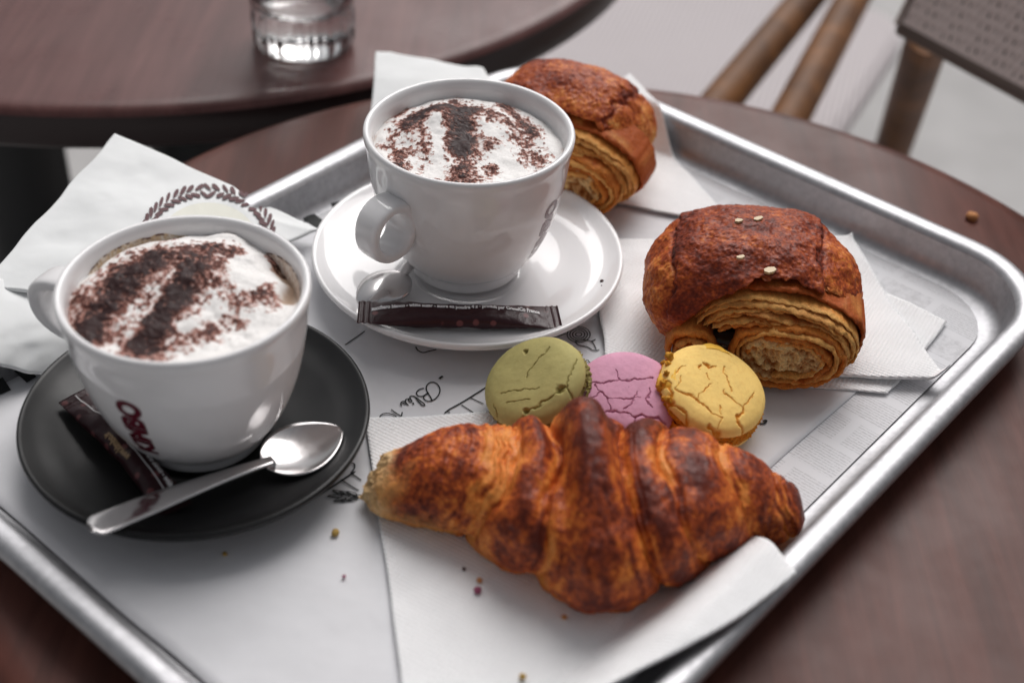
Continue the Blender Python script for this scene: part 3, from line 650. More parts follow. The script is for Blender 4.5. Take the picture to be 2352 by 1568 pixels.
# ------------------------------------------------------------------ sugar sticks
def sugar(label, a, b, bow, wid, texts, z_mid, seed, seam=None):
    a, b = np.asarray(a, float), np.asarray(b, float); n = 110; s = np.linspace(0, 1, n); LN = np.linalg.norm(b-a)
    t = thing('sugar_stick', label, 'sugar stick', tuple((a+b)/2))
    P = a+(b-a)*s[:, None]; ax = (b-a)/LN; sd = np.array([-ax[1], ax[0], 0]); sd /= np.linalg.norm(sd)
    P = P+sd*(bow*np.sin(np.pi*s))[:, None]; P[:, 2] += z_mid*np.sin(np.pi*s)
    hh = interp_s(s, [0, .07, .12, .25, .5, .78, .88, .93, 1], [.00035, .0004, .0016, .0034, .0040, .0034, .0014, .0004, .00035])
    hw = wid*(1-.17*np.sin(np.pi*np.clip((s-.06)/.88, 0, 1))*np.minimum(1, hh/.003))
    q = np.stack([s*9, s*0, s*0+seed], -1); hw = hw*(1+.10*(vnoise(q, 1, seed)-.5)); hh = hh*(1+.35*(vnoise(q, 1.3, seed+2)-.5))
    PW = 2.2; S = sweep(P, hw, hh, m=36, p=PW)
    S = S+((fbm(S+seed, 150, 3, seed)-.5)*.0016*np.clip(hh/.002, .15, 1)[:, None])[..., None]*np.array([0, 0, 1.])
    crimp = np.where((s < .075) | (s > .935), .00025*np.sign(np.sin(s*LN*5200)), 0); S[..., 2] += crimp[:, None]
    V, F = loft(S); mesh('wrapper', V, F, M['wrap'], t)
    def top(u_, lat):
        ci = np.stack([np.interp(u_, s, P[:, k]) for k in range(3)], -1); hwi = np.interp(u_, s, hw); hhi = np.interp(u_, s, hh)
        Q = ci+sd*lat[:, None]; zz = ci[:, 2]+hhi*np.maximum(1-np.abs(lat/hwi)**PW, 0)**(1/PW)
        zz += (fbm(np.c_[Q[:, :2], zz]+seed, 150, 3, seed)-.5)*.0016*np.clip(hhi/.002, .15, 1)
        Q[:, 2] = zz+.00030; return Q
    for txt, u0, u1, lat, size, rev, m_ in texts:
        V2, F2 = text2d(txt, size, bold=size*.055); V2[:, 0] -= V2[:, 0].min(); V2[:, 0] /= V2[:, 0].max(); V2[:, 1] -= size*.35
        sg = -1 if rev else 1
        u_ = (u0+(u1-u0)*V2[:, 0]) if not rev else (u1-(u1-u0)*V2[:, 0])
        mesh('printed_lettering', top(u_, lat*wid+sg*V2[:, 1]), F2, m_, t, smooth=False)
    if seam is not None:
        u_ = np.linspace(.02, .97, 80); pts = np.concatenate([top(u_, np.full(80, seam*wid-.00022)), top(u_, np.full(80, seam*wid+.00022))]); pts[:, 2] += .0002
        mesh('seam', pts, [[i, i+1, 81+i, 80+i] for i in range(79)], M['white_print'], t)
    return t
sugar('dark brown sugar stick lying along the white saucer over a spoon', at(822, 716, .0205), at(1286, 728, .0165), -.0012, .0080, [('zucchero bianco - white sugar - sucre en poudre 4 g - produit par CristalCo France', .065, .90, .22, .0034, False, M['white_print'])], .000, 2)
sugar('dark brown sugar stick tucked beneath the spoon on the black saucer', at(166, 908, .0165), at(404, 1172, .0125), .0022, .0068, [('www.kimbo.it', .38, .60, -.52, .0036, True, M['tan_print']), ('zucchero bianco - white', .55, .88, .58, .0030, False, M['white_print'])], -.001, 5, seam=.08)

# ------------------------------------------------------------------ croissant
def croissant():
    nu, nv = 560, 420
    u = np.linspace(0, 1, nu); v = np.linspace(0, 2*np.pi, nv, endpoint=False)
    U, Vv = np.meshgrid(u, v, indexing='ij')
    xa, xb = at(838, 1112, .013), at(1853, 1150, .013)
    L = xb-xa; base = .0030
    ry = interp_s(u, [0, .03, .08, .16, .25, .36, .47, .56, .66, .78, .88, .95, .985, 1], [.002, .0110, .0150, .0200, .0260, .0340, .0410, .0425, .0395, .0278, .0180, .0125, .0085, .0015])
    hz = interp_s(u, [0, .03, .08, .16, .25, .36, .47, .56, .66, .78, .88, .95, .985, 1], [.004, .0150, .0205, .0288, .0332, .0360, .0387, .0390, .0385, .0355, .0282, .0190, .0118, .003])
    sy = interp_s(u, [0, .12, .25, .5, .75, 1], [.3870, .3875, .3855, .3745, .3815, .3870])
    sx = xa[0]+L[0]*u
    # seams: where each wrapped layer ends; shifts outward going down the front
    fr = np.cos(Vv)                                    # 1 at the front, -1 at the back
    low = ss(1.5, -.6, Vv-np.pi*(Vv > np.pi)*0)        # 0 at the top, 1 towards the foot of the front
    ang = np.where(Vv > np.pi*1.2, Vv-2*np.pi, Vv)     # -0.8pi .. 1.2pi
    dn_ = np.clip((np.pi/2-ang)/(np.pi*.75), -1, 1)     # 0 top, 1 foot front, -1 back
    dn_ = np.abs(dn_)*np.where(dn_ < 0, .5, 1)
    P0 = np.stack([U*8, np.cos(Vv), np.sin(Vv)], -1)
    wob = (fbm(P0, 1.2, 3, 31)-.5)*.055
    seams_l = [.425-.030*dn_, .345-.115*dn_]
    seams_r = [.560+.105*dn_, .645+.140*dn_, .765+.130*dn_, .885+.075*dn_]
    off = np.zeros_like(U); near = np.full_like(U, 9.0); tpos = np.zeros_like(U); dark = np.zeros_like(U)
    sl = [q+wob for q in seams_l]; sr = [q+wob for q in seams_r]
    edges = [np.full_like(U, -.08)]+sl[::-1]+sr+[np.full_like(U, 1.06)]
    nc = len(sl)                                       # index of the centre band
    for i in range(len(edges)-1):
        a, b = edges[i], edges[i+1]; ins = (U >= a) & (U < b); wd = np.maximum(b-a, 1e-4)
        if i == nc: t = (U-a)/wd; f = np.sin(np.pi*np.clip(t, 0, 1))**.45*1.15; tin = np.minimum(t, 1-t)*2
        else:
            t = (U-a)/wd if i > nc else (b-U)/wd       # 0 at the inner (covered) edge, 1 at its outer lip
            f = -.55+1.45*np.sin(np.pi*np.clip(.06+.70*t, 0, 1))*1.0; f = f*(1-.55*ss(.93, 1.0, t)); tin = t
        off = np.where(ins, f, off); tpos = np.where(ins, tin, tpos)
        near = np.where(ins, np.minimum(U-a, b-U), near); 
        dark = np.where(ins, np.exp(-((t-.52)/.27)**2), dark)
    amp = .0046*interp_s(u, [0, .1, .3, .62, .76, .9, 1], [.25, .6, 1, 1, .55, .35, .15])[:, None]
    d = off*amp
    # stretched lamination threads just outside each seam
    thread = (vnoise(np.stack([(U-wob)*150-dn_*14*np.sign(U-.5), np.cos(Vv)*1.2, np.sin(Vv)*1.2], -1), 1, 5)-.5)
    d += thread*.0015*np.exp(-(tpos/.26)**2)+thread*.00022
    # raised end of the dough strip on the crown
    finx = .492+.018*np.sin(Vv)*0+.03*(np.clip(ang-1.2, -.6, 1.2))*0
    fin = np.exp(-np.abs((U-finx+.006-.035*np.clip(1.75-ang, -.3, 1.2))/.050)**4)*np.exp(-np.abs((ang-1.80)/.60)**2.6)
    d += .0092*fin; d -= .0030*np.exp(-((U-(finx-.072+.03*np.clip(1.75-ang, -.3, 1.2)))/.022)**2)*ss(-.3, .4, ang)*ss(2.4, 1.9, ang)
    ridge = np.exp(-((U-(.478+.02*dn_))/.030)**2)*ss(2.0, .9, ang)*ss(-.9, .2, ang); d += .0016*ridge
    ca, sa = np.cos(Vv), np.sin(Vv)
    px = np.sign(ca)*np.abs(ca)**.92; pz = np.sign(sa)*np.abs(sa)**.92
    P = np.stack([sx[:, None]+0*U, sy[:, None]-(ry[:, None]*np.where(ca > 0, 1, .75)+d)*px, base+hz[:, None]*.46+(hz[:, None]*.54+d)*pz], -1)
    nz = fbm(P, 60, 3, 12)-.5; P += np.stack([0*U, -ca, sa], -1)*(nz*.0030*np.minimum(1, ry[:, None]/.02))[..., None]
    bl = fbm(P, 330, 3, 22)-.5; P += np.stack([0*U, -ca, sa], -1)*(bl*.0010)[..., None]
    # torn left end
    tear = ss(.07, .0, U+(fbm(P, 110, 3, 77)-.5)*.08); P[..., 0] += tear*(fbm(P, 300, 4, 8)-.5)*.008; P[..., 2] += tear*(fbm(P, 260, 4, 18)-.5)*.006
    # flattened underside, ends slightly lifted
    lift = interp_s(u, [0, .1, .3, .7, .92, 1], [.003, .001, 0, 0, .002, .004])[:, None]
    zf = base+lift; P[..., 2] = np.where(P[..., 2] < zf+.004, zf+np.maximum(P[..., 2]-zf, 0)*.6+.0, P[..., 2])
    # colour: browner on the bulges, golden in the seams and near the foot
    n1_ = fbm(P, 240, 4, 41, .6); n2_ = fbm(P, 70, 3, 43); n3_ = fbm(P, 900, 2, 47)
    hh = np.clip((P[..., 2]-base)/np.maximum(hz[:, None], .01), 0, 1.2)
    stre = vnoise(np.stack([(U-wob)*95-dn_*9*np.sign(U-.5), np.cos(Vv)*2, np.sin(Vv)*2], -1), 1, 9)
    br = .36+.30*dark*ss(.02, .35, hh)+(n2_-.5)*.90+(n1_-.5)*.95+(n3_-.5)*.65+(stre-.5)*.34
    br += -.34*np.exp(-(tpos/.17)**2)+(stre-.5)*.7*np.exp(-(tpos/.3)**2)-.22*ss(.30, .02, hh)+.32*fin+.16*ss(.82, .98, U)+.10*np.exp(-((tpos-.02)/.03)**2)
    br += .22*ss(.25, .55, U)*ss(.95, .6, U)
    cs = [(.72, .270, .062), (.66, .205, .038), (.53, .122, .021), (.330, .058, .014), (.175, .029, .010), (.095, .015, .008)]
    xs = [-.25, .12, .34, .56, .80, 1.05]
    col = np.stack([np.interp(br, xs, [c_[k] for c_ in cs]) for k in range(3)], -1)
    pale = np.clip(ss(.34, .06, U+(n2_-.5)*.25)*ss(.60, .15, hh+(n1_-.5)*.5)+ss(.11, .03, U+(n2_-.5)*.10), 0, 1)
    col = mix(col, mix(np.broadcast_to(np.array([.74, .44, .17]), col.shape), (.66, .29, .075), n1_), pale*(.35+.8*n1_))
    col = mix(col, (.74, .54, .29), tear*.85)
    c0 = (float(P[..., 0].mean()), float(P[..., 1].mean()), base)
    t = thing('croissant', 'golden brown croissant with bitten pale left tip on a napkin', 'croissant', c0)
    t['label'] = 'golden brown layered croissant with one torn pale tip on a napkin'
    mesh('crust', P, gridfaces(nu, nv, False, True, flip=True), M['crust'], t, col=col)
    # pale torn crumb flakes at the open tip
    rg = np.random.RandomState(3)
    for (qx, qy, qz, ln, an) in ((912, 1040, .020, .010, .5), (885, 1064, .017, .008, .9), (1015, 1000, .030, .011, .3), (862, 1088, .015, .007, 1.2)):
        p = at(qx, qy, qz); m_ = 14; gu, gv = np.meshgrid(np.linspace(-1, 1, m_), np.linspace(-1, 1, m_), indexing='ij')
        w_ = ln*.32*np.sqrt(np.clip(1-gu**2, 0.02, 1))
        Q = np.stack([p[0]+gu*ln/2*math.cos(an)-gv*w_*math.sin(an), p[1]+gu*ln/2*math.sin(an)+gv*w_*math.cos(an), p[2]-.0012*(gv**2+.4*gu**2)], -1)
        Q += (np.stack([fbm(Q, 500, 3, k_) for k_ in (1, 2, 3)], -1)-.5)*.0022
        V2 = np.concatenate([Q.reshape(-1, 3), Q.reshape(-1, 3)-[0, 0, .0011]]); k_ = m_*m_
        f = gridfaces(m_, m_).tolist()+gridfaces(m_, m_, off=k_, flip=True).tolist()
        for i in range(m_-1):
            for a_, b_ in ((i, i+1), ((m_-1)*m_+i+1, (m_-1)*m_+i), ((i+1)*m_, i*m_), (i*m_+m_-1, (i+1)*m_+m_-1)): f.append([a_, b_, b_+k_, a_+k_])
        mesh('flake', V2, f, M['layer'], t, col=np.tile(np.array([.68, .50, .26]), (len(V2), 1)))
    return t
croissant()

# ------------------------------------------------------------------ chocolate pastries
def layer_sheet(parent, to_w, path, y0, y1, th, seed, cin, cout, taper=True):
    """a dough layer: thick sheet following a 2-d path (across, up), running back from y0 to y1"""
    n = len(path); T = np.gradient(path, axis=0); T /= np.linalg.norm(T, axis=1)[:, None]; nn = np.stack([-T[:, 1], T[:, 0]], -1)
    s = np.linspace(0, 1, n); hth = th/2*(np.minimum(1, np.minimum(s, 1-s)*14+.35) if taper else 1)*np.ones(n)
    yy = y0+(vnoise(np.stack([s*7, s*0, s*0+seed], -1), 1, seed)-.5)*.0036
    prof = [(1.0, 1), (1.0, .35), (1.0, .10), (.80, .02), (.42, -.015), (0, -.02), (-.42, -.015), (-.80, .02), (-1.0, .10), (-1.0, .35), (-1.0, 1)]
    S = []
    for k, f in prof:
        y = yy+(y1-yy)*max(f, 0) if f > 0 else yy+f*.05
        S.append(np.c_[path+nn*(k*hth)[:, None], np.broadcast_to(y, (n,))])
    S = np.stack(S, 1)                                  # n, m, (a, z, y)
    S[..., 2] += (fbm(S*1.0, 520, 4, seed, .65)-.5)*.0042*(np.array([0, .3, .8, 1, 1, 1, 1, 1, .8, .3, 0]))
    S[..., :2] += (np.stack([fbm(S, 420, 3, seed+5), fbm(S, 420, 3, seed+6)], -1)-.5)*.0018
    kk = np.array([k for k, f in prof]); n1_ = fbm(S, 500, 3, seed+9)
    face = np.array([0, .1, .45, .9, 1, 1, 1, .9, .45, .1, 0])
    stripe = vnoise(np.stack([np.broadcast_to(kk*2.6, S.shape[:2]), np.broadcast_to(s[:, None]*5, S.shape[:2]), np.full(S.shape[:2], seed*1.3)], -1), 1, 8)
    cvar = mix(np.broadcast_to(np.array(cout), S.shape), (.60, .27, .07), np.clip((fbm(S, 150, 3, seed+12)-.48)*3+(n1_-.5)*1.2, 0, 1))
    col = mix(cvar, np.array(cin), np.clip(face*(.20+1.1*stripe)+(n1_-.5)*1.0, 0, 1))
    W = to_w(S[..., 0], S[..., 2], S[..., 1])
    return mesh('layer', W, gridfaces(*S.shape[:2]), M['layer'], parent, col=col)

def pastry(label, group, cen, rot, base, seed, A=.0490, B=.0440, H=.0545, detail=True, dark_w=.66, lite=0.0):
    ca, sa = math.cos(rot), math.sin(rot)
    def to_w(a, b, z):
        return np.stack([cen[0]+a*ca-b*sa, cen[1]+a*sa+b*ca, base+z], -1)
    t = thing('chocolate_pastry', label, 'pastry', (cen[0], cen[1], base), group)
    nu, nv = 300, 480
    ph = np.linspace(-.5, .5, nu)*np.pi; la = np.linspace(0, 2*np.pi, nv, endpoint=False); PH, LA = np.meshgrid(ph, la, indexing='ij')
    sp = lambda x, e: np.sign(x)*np.abs(x)**e
    e1, e2 = .97, .84
    a = A*sp(np.cos(PH), e1)*sp(np.cos(LA), e2); b = B*sp(np.cos(PH), e1)*sp(np.sin(LA), e2); z = H*.40+np.where(PH > 0, H*.60, H*.40)*sp(np.sin(PH), e1)
    nrm = np.stack([np.cos(PH)*np.cos(LA), np.cos(PH)*np.sin(LA), np.sin(PH)], -1); Pl = np.stack([a, b, z], -1)
    sag = 1-.10*ss(.0, 1, (b/B))*ss(.3, 1, z/H); Pl[..., 2] *= sag
    Pl += nrm*((fbm(Pl, 42, 3, seed)-.5)*.0080)[..., None]+nrm*((fbm(Pl, 170, 3, seed+2)-.5)*.0013)[..., None]+nrm*((fbm(Pl, 620, 3, seed+4)-.5)*.0010)[..., None]
    # glazed top sheet: a raised square with an irregular border
    jag = (fbm(Pl, 160, 3, seed+6)-.5)*.010
    na = np.abs(Pl[..., 0]+.004)-(A*dark_w+jag); topm = ss(.0018, -.0012, na)*ss(.42, .55, Pl[..., 2]/H+jag*6)
    edge = np.exp(-(na/.0016)**2)*ss(.42, .5, Pl[..., 2]/H)
    Pl += nrm*(topm*.0016-edge*.0010)[..., None]
    # front end: sunken under the arching outer sheet so that the rolled layers stand in it
    arch = ((Pl[..., 0]-.010)/(A*.82))**2+((Pl[..., 2]-.008)/(H*.70))**2
    fm = ss(-.012, -.022, Pl[..., 1])*ss(1.10, .92, arch+(fbm(Pl, 200, 2, seed+8)-.5)*.18)
    Pl[..., 1] += fm*(np.maximum(-.019-Pl[..., 1], 0))*.92
    Pl[..., 2] = np.maximum(Pl[..., 2], 0)+np.minimum(Pl[..., 2], 0)*.05
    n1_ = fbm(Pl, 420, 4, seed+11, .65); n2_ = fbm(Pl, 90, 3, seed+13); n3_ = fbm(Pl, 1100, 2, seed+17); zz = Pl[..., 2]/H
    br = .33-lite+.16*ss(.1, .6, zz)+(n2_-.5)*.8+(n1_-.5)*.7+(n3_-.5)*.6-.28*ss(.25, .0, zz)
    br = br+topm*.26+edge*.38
    cs = [(.74, .37, .125), (.67, .235, .054), (.52, .128, .026), (.330, .058, .015), (.180, .028, .011), (.088, .015, .009)]
    xs = [-.15, .15, .36, .60, .86, 1.15]
    col = np.stack([np.interp(br, xs, [c_[k] for c_ in cs]) for k in range(3)], -1)
    col = mix(col, mix(np.broadcast_to(np.array([.60, .34, .12]), col.shape), (.40, .14, .035), n1_), fm)
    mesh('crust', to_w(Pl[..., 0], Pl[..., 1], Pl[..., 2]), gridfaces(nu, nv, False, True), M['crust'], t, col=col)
    # rolled layers
    cream, gold, brown = (.78, .41, .120), (.64, .215, .036), (.38, .080, .014)
    th_ = lambda a0, a1, n: np.radians(np.linspace(a0, a1, n))
    k = 0
    def arc(q, ca_, cz, wa, up_, lo_): return np.stack([ca_+wa*np.cos(q), cz+np.where(np.sin(q) > 0, up_, lo_)*np.sin(q)], -1)
    sh = H/.0545
    for (wa, hh_, y0, tk, c0, c1, a1) in ((.0392, .0275, -.0295, .0022, brown, brown, 163), (.0372, .0250, -.0352, .0016, cream, gold, 160), (.0354, .0228, -.0368, .0024, cream, brown, 160), (.0334, .0204, -.0380, .0016, cream, gold, 157),
                                      (.0316, .0184, -.0392, .0020, cream, brown, 155), (.0298, .0164, -.0402, .0015, cream, gold, 150), (.0282, .0146, -.0408, .0020, gold, brown, 146)):
        q = th_(-82, a1, 120); path = arc(q, .0105, .0180*sh, wa, hh_*.90*sh, .0160)
        path += (vnoise(np.stack([q*2.2, q*0, q*0+k*3.7], -1), 1, seed+40+k)-.5)[:, None]*.0022*np.stack([np.cos(q), np.sin(q)], -1); path[:, 1] = np.maximum(path[:, 1], .0012)
        layer_sheet(t, to_w, path, y0, -.008, tk, seed+20+k, c0, c1); k += 1
    for (sc_, y0, tk, c0, c1, a0, a1) in ((1.0, -.0432, .0030, gold, brown, -160, 215), (.88, -.0446, .0026, cream, gold, -150, 215), (.74, -.0440, .0030, gold, brown, -75, 175), (.60, -.0452, .0022, cream, gold, -110, 120)):
        q = th_(a0, a1, 130); path = np.stack([.0175+.0242*sc_*np.cos(q), .0168+.0152*sc_*np.sin(q)], -1)
        path += (vnoise(np.stack([q*2.0, q*0, q*0+k*3.7], -1), 1, seed+40+k)-.5)[:, None]*.0018*np.stack([np.cos(q), np.sin(q)], -1); path[:, 1] = np.maximum(path[:, 1], .0014)
        layer_sheet(t, to_w, path, y0, -.010, tk, seed+20+k, c0, c1); k += 1
    # torn crumb in the heart of the roll
    nr_, nt_ = 70, 150; rr = np.linspace(0, 1, nr_); ta = np.linspace(0, 2*np.pi, nt_, endpoint=False)
    A2 = .0155+.0225*rr[:, None]*np.cos(ta); Z2 = .0165+.0140*rr[:, None]*np.sin(ta); Q = np.stack([A2, Z2, 0*A2+seed], -1)
    f1 = fbm(Q, 330, 4, seed+61, .62); f2 = fbm(Q, 120, 3, seed+63)
    B2 = -.0418-.0035*np.sqrt(np.maximum(1-rr**2, 0))[:, None]+(f1-.5)*.0070+(f2-.5)*.0050+ss(.75, 1, rr)[:, None]*.012
    Bh = np.exp(-(((A2-.0205)/.0045)**2+((Z2-.0085)/.0022)**2)**1.3); B2 += Bh*.010
    cl = mix(np.broadcast_to(np.array([.36, .13, .030]), A2.shape+(3,)), (.76, .52, .24), np.clip(.5+(.5-f1)*3.2+(.5-f2)*1.2, 0, 1)); cl = mix(cl, (.03, .014, .009), Bh)
    mesh('crumb', to_w(A2, B2, Z2), gridfaces(nr_, nt_, False, True, flip=True), M['layer'], t, col=cl)
    for (r0, y0, c0, c1) in ((1.0, -.0425, gold, brown), (.66, -.0440, cream, gold), (.36, -.0452, gold, brown)):
        q = th_(-40, 205, 70); path = np.stack([-.0235+.0100*r0*np.cos(q), .0130+.0105*r0*np.sin(q)], -1)
        layer_sheet(t, to_w, path, y0, -.016, .0030, seed+35+k, c0, c1); k += 1
    for (a0, z0, w0_, h0, y0) in ((-.0095, .0205, .0058, .0032, -.0395),):
        S = sweep(np.array([[a0, y0, z0], [a0, -.030, z0], [a0, -.02, z0]]), w0_, h0, m=16, p=3); S = S+(fbm(S, 500, 2, 3)-.5)[..., None]*.0012
        V, F = loft(S); W = to_w(V[:, 0], V[:, 1], V[:, 2]); mesh('chocolate_stick', W, F, M['choc'], t)
    return t, to_w, H
GP = 'chocolate pastries on napkins'
P1C = np.array([.1065, .5115])
p1, tw1, H1 = pastry('dark glazed chocolate pastry with sugar flakes, rolled end toward the macarons', GP, P1C, R_(-7), .0045, 100)
p2, tw2, H2 = pastry('paler chocolate pastry standing behind the cup on the white saucer', GP, np.array([.0235, .6420]), R_(-20), .0035, 200, A=.0435, B=.0400, H=.0560, lite=.18, dark_w=.74)
# sugar flakes on the glaze
for i, (px, py) in enumerate(((1768, 622), (1700, 592), (1697, 508), (1742, 503))):
    z = .055
    # find the crust height under this place
    me = [c for c in p1.children if c.name.startswith('crust')][0].data
    co = np.zeros(len(me.vertices)*3); me.vertices.foreach_get('co', co); co = co.reshape(-1, 3)+ORG[p1.name]
    for _ in range(8):
        p = at(px, py, z); dd = ((co[:, :2]-p[:2])**2).sum(1)+(co[:, 2] < .03)*1.0; z = co[np.argsort(dd)[:3], 2].max()+.0004
    p = at(px, py, z); rg = np.random.RandomState(i); a = np.linspace(0, 2*np.pi, 7, endpoint=False); rr = rg.uniform(.0012, .0022, 7)*(1.15 if i == 0 else .85)
    top = np.c_[p[0]+rr*1.35*np.cos(a), p[1]+rr*np.sin(a), np.full(7, p[2]+.0007)+rr*.25*np.cos(a)]; bot = top-[0, 0, .0011]
    mesh('sugar_flake', np.vstack([top, bot]), [list(range(7)), list(range(13, 6, -1))]+[[j, j+7, (j+1) % 7+7, (j+1) % 7] for j in range(7)], M['flake'], p1, smooth=False)

# ------------------------------------------------------------------ macarons
def macaron(name, label, c, N, R, colr, colf, cracks, seed, chips=()):
    N = np.asarray(N, float); N /= np.linalg.norm(N); ex = CR[0]-N*(CR[0]@N); ex /= np.linalg.norm(ex); ey = np.cross(N, ex)
    W = lambda x, y, z: np.asarray(c)+x[..., None]*ex+y[..., None]*ey+z[..., None]*N
    def loc(px, py):
        d = np.array([(px-1176)/F_PX, -(py-784)/F_PX, 1.0]) @ CR; o = np.array([0, 0, CH]); q0 = np.asarray(c)+N*.0108
        v = o+d*(((q0-o)@N)/(d@N))-np.asarray(c); return (v@ex, v@ey)
    cracks = [([loc(*p) for p in pts], wd) for pts, wd in cracks]; chips = [(*loc(cx, cy), cw, dep) for cx, cy, cw, dep in chips]
    t = thing(name, label, 'macaron', tuple(c), 'macarons beside the croissant')
    def shell(sign, nm):
        nr, nth = (180, 400) if sign > 0 else (50, 120)
        pr = spline([(.0002, .0092), (R*.30, .0091), (R*.60, .0087), (R*.82, .0077), (R*.94, .0060), (R*.995, .0038), (R*1.0, .0026), (R*.97, .0019)], nr)
        th = np.linspace(0, 2*np.pi, nth, endpoint=False); x = pr[:, 0, None]*np.cos(th); y = pr[:, 0, None]*np.sin(th); z = np.repeat(pr[:, 1, None], nth, 1)
        P3 = np.stack([x, y, z*0+seed+sign], -1)
        z = z+(fbm(P3, 45, 2, seed)-.5)*.0014*ss(R*1.05, R*.8, pr[:, 0])[:, None]+(fbm(P3, 500, 2, seed+1)-.5)*.00012
        k = 1+(fbm(P3, 60, 2, seed+2)-.5)*.04; x = x*k; y = y*k
        cr = np.zeros_like(x)
        if sign > 0:
            P2 = np.stack([x, y], -1); P2 = P2+(np.stack([fbm(P3, 420, 3, seed+3), fbm(P3, 420, 3, seed+4)], -1)-.5)*.0022
            for pts, wd in cracks:
                d = seg_dist(P2, pts); ww = (.00012+wd*.00015)*(.40+1.1*fbm(P3, 260, 2, seed+9)); cr = np.maximum(cr, min(1, .45+wd*.22)*np.exp(-(d/ww)**2))
            z = z-cr*.0012
            # plates between the cracks tip a little
            z = z+(vnoise(P3, 70, seed+7)-.5)*.0005
            for (cx, cy, cw, dep) in chips:
                g = np.exp(-(np.hypot(P2[..., 0]-cx, P2[..., 1]-cy)/cw)**4); z = z-g*(dep+.0016*fbm(P3, 700, 3, seed+8)); cr = np.maximum(cr, g*.85)
        col = np.broadcast_to(np.array(colr), x.shape+(3,))*(.92+.16*fbm(P3, 220, 4, seed+5))[..., None]
        col = mix(col, np.array(colf), np.clip(cr*1.1, 0, 1)); spk = ss(.72, .80, vnoise(P3, 900, seed+6)); col = mix(col, np.array(colf), spk*.10)
        return mesh(nm, W(x, y, sign*(z+.0018)), gridfaces(nr, nth, False, True, flip=sign < 0), M['shell'], t, col=col)
    shell(1, 'shell'); shell(-1, 'shell')
    for sign in (1, -1):                                 # ruffled foot of each shell
        m_, n_ = 26, 420; s = np.linspace(0, 1, m_); th = np.linspace(0, 2*np.pi, n_, endpoint=False)
        zz = .0008+.0040*s; P3 = np.stack([np.cos(th)[None]*R+0*zz[:, None], np.sin(th)[None]*R+0*zz[:, None], zz[:, None]+0*th[None]], -1)
        rr = R*(.95+.055*np.sin(np.pi*s))[:, None]+(fbm(P3, 900, 4, seed+30+sign, .7)-.5)*.0038
        col = np.broadcast_to(np.array(colf), rr.shape+(3,))*(.55+.9*fbm(P3, 1200, 3, seed+33))[..., None]
        mesh('foot', W(rr*np.cos(th), rr*np.sin(th), sign*np.broadcast_to(zz[:, None], rr.shape)), gridfaces(m_, n_, False, True, flip=sign < 0), M['layer'], t, col=col)
    s = np.linspace(-1, 1, 9); th = np.linspace(0, 2*np.pi, 160, endpoint=False); rr = R*(.93-.05*s**2)[:, None]+(vnoise(np.stack([np.cos(th)*6, np.sin(th)*6, th*0], -1), 1, seed)-.5)[None]*.0012
    mesh('filling', W(rr*np.cos(th), rr*np.sin(th), np.broadcast_to((s*.0020)[:, None], rr.shape)), gridfaces(9, 160, False, True), M['layer'], t, col=np.tile(np.array(colf)*.8, (9*160, 1)))
    return t, W
def view_normal(ratio, dx, dy):
    k = math.sqrt(1-ratio*ratio); l = math.hypot(dx, dy); return CR[0]*k*dx/l+CR[1]*k*dy/l-CR[2]*ratio
c4 = lambda pts: [(784+x*.474, 765.6+y*.474) for x, y in pts]
c5 = lambda pts: [(1457.75+x*.1484, 796.25+y*.1484) for x, y in pts]
macaron('macaron', 'olive green macaron with a cracked tilted shell by the croissant', at(1238, 893, .0165), view_normal(.735, -.56, .83), .0222, (.44, .385, .150), (.24, .195, .055),
        [(c4([(1005,60),(985,95),(950,125),(925,160),(905,185),(898,215)]), 1.0), (c4([(1125,110),(1120,160),(1100,215),(1085,260)]), .8), (c4([(1085,255),(1050,268),(1020,295),(985,318),(950,345),(900,372),(880,395),(905,400)]), 1.7), (c4([(880,390),(845,408),(800,418)]), 1.0),
         (c4([(1085,262),(1110,298),(1150,305)]), 1.6), (c4([(775,288),(830,275),(900,270),(960,262)]), .6), (c4([(735,330),(745,380),(740,430)]), .8), (c4([(800,335),(850,330),(905,320)]), .4), (c4([(880,395),(885,430),(890,450)]), 1.0)],
        51, chips=((*c4([(892,88)])[0], .0011, .0008), (*c4([(893,374)])[0], .0011, .0010), (*c4([(1055,268)])[0], .0016, .0006)))
macaron('macaron', 'pink macaron wedged between the green and yellow macarons', at(1438, 925, .0125), view_normal(.80, .05, .99), .0222, (.66, .325, .445), (.34, .10, .18),
        [(c4([(1200,235),(1250,243),(1310,230),(1400,228),(1510,212)]), 1.0), (c4([(1225,250),(1262,290),(1290,318),(1300,350)]), 1.1), (c4([(1190,310),(1230,300),(1262,285)]), .8), (c4([(1280,312),(1360,322),(1450,318)]), .5), (c4([(1240,375),(1330,372),(1395,392),(1425,408),(1425,445)]), 1.2),
         (c4([(1425,402),(1460,395),(1530,405),(1570,415)]), 2.2), (c4([(1440,290),(1400,345),(1365,370)]), .7), (c4([(1500,270),(1480,320),(1500,360)]), .7), (c4([(1330,180),(1350,230)]), .5), (c4([(1300,350),(1310,375)]), .8)],
        61)
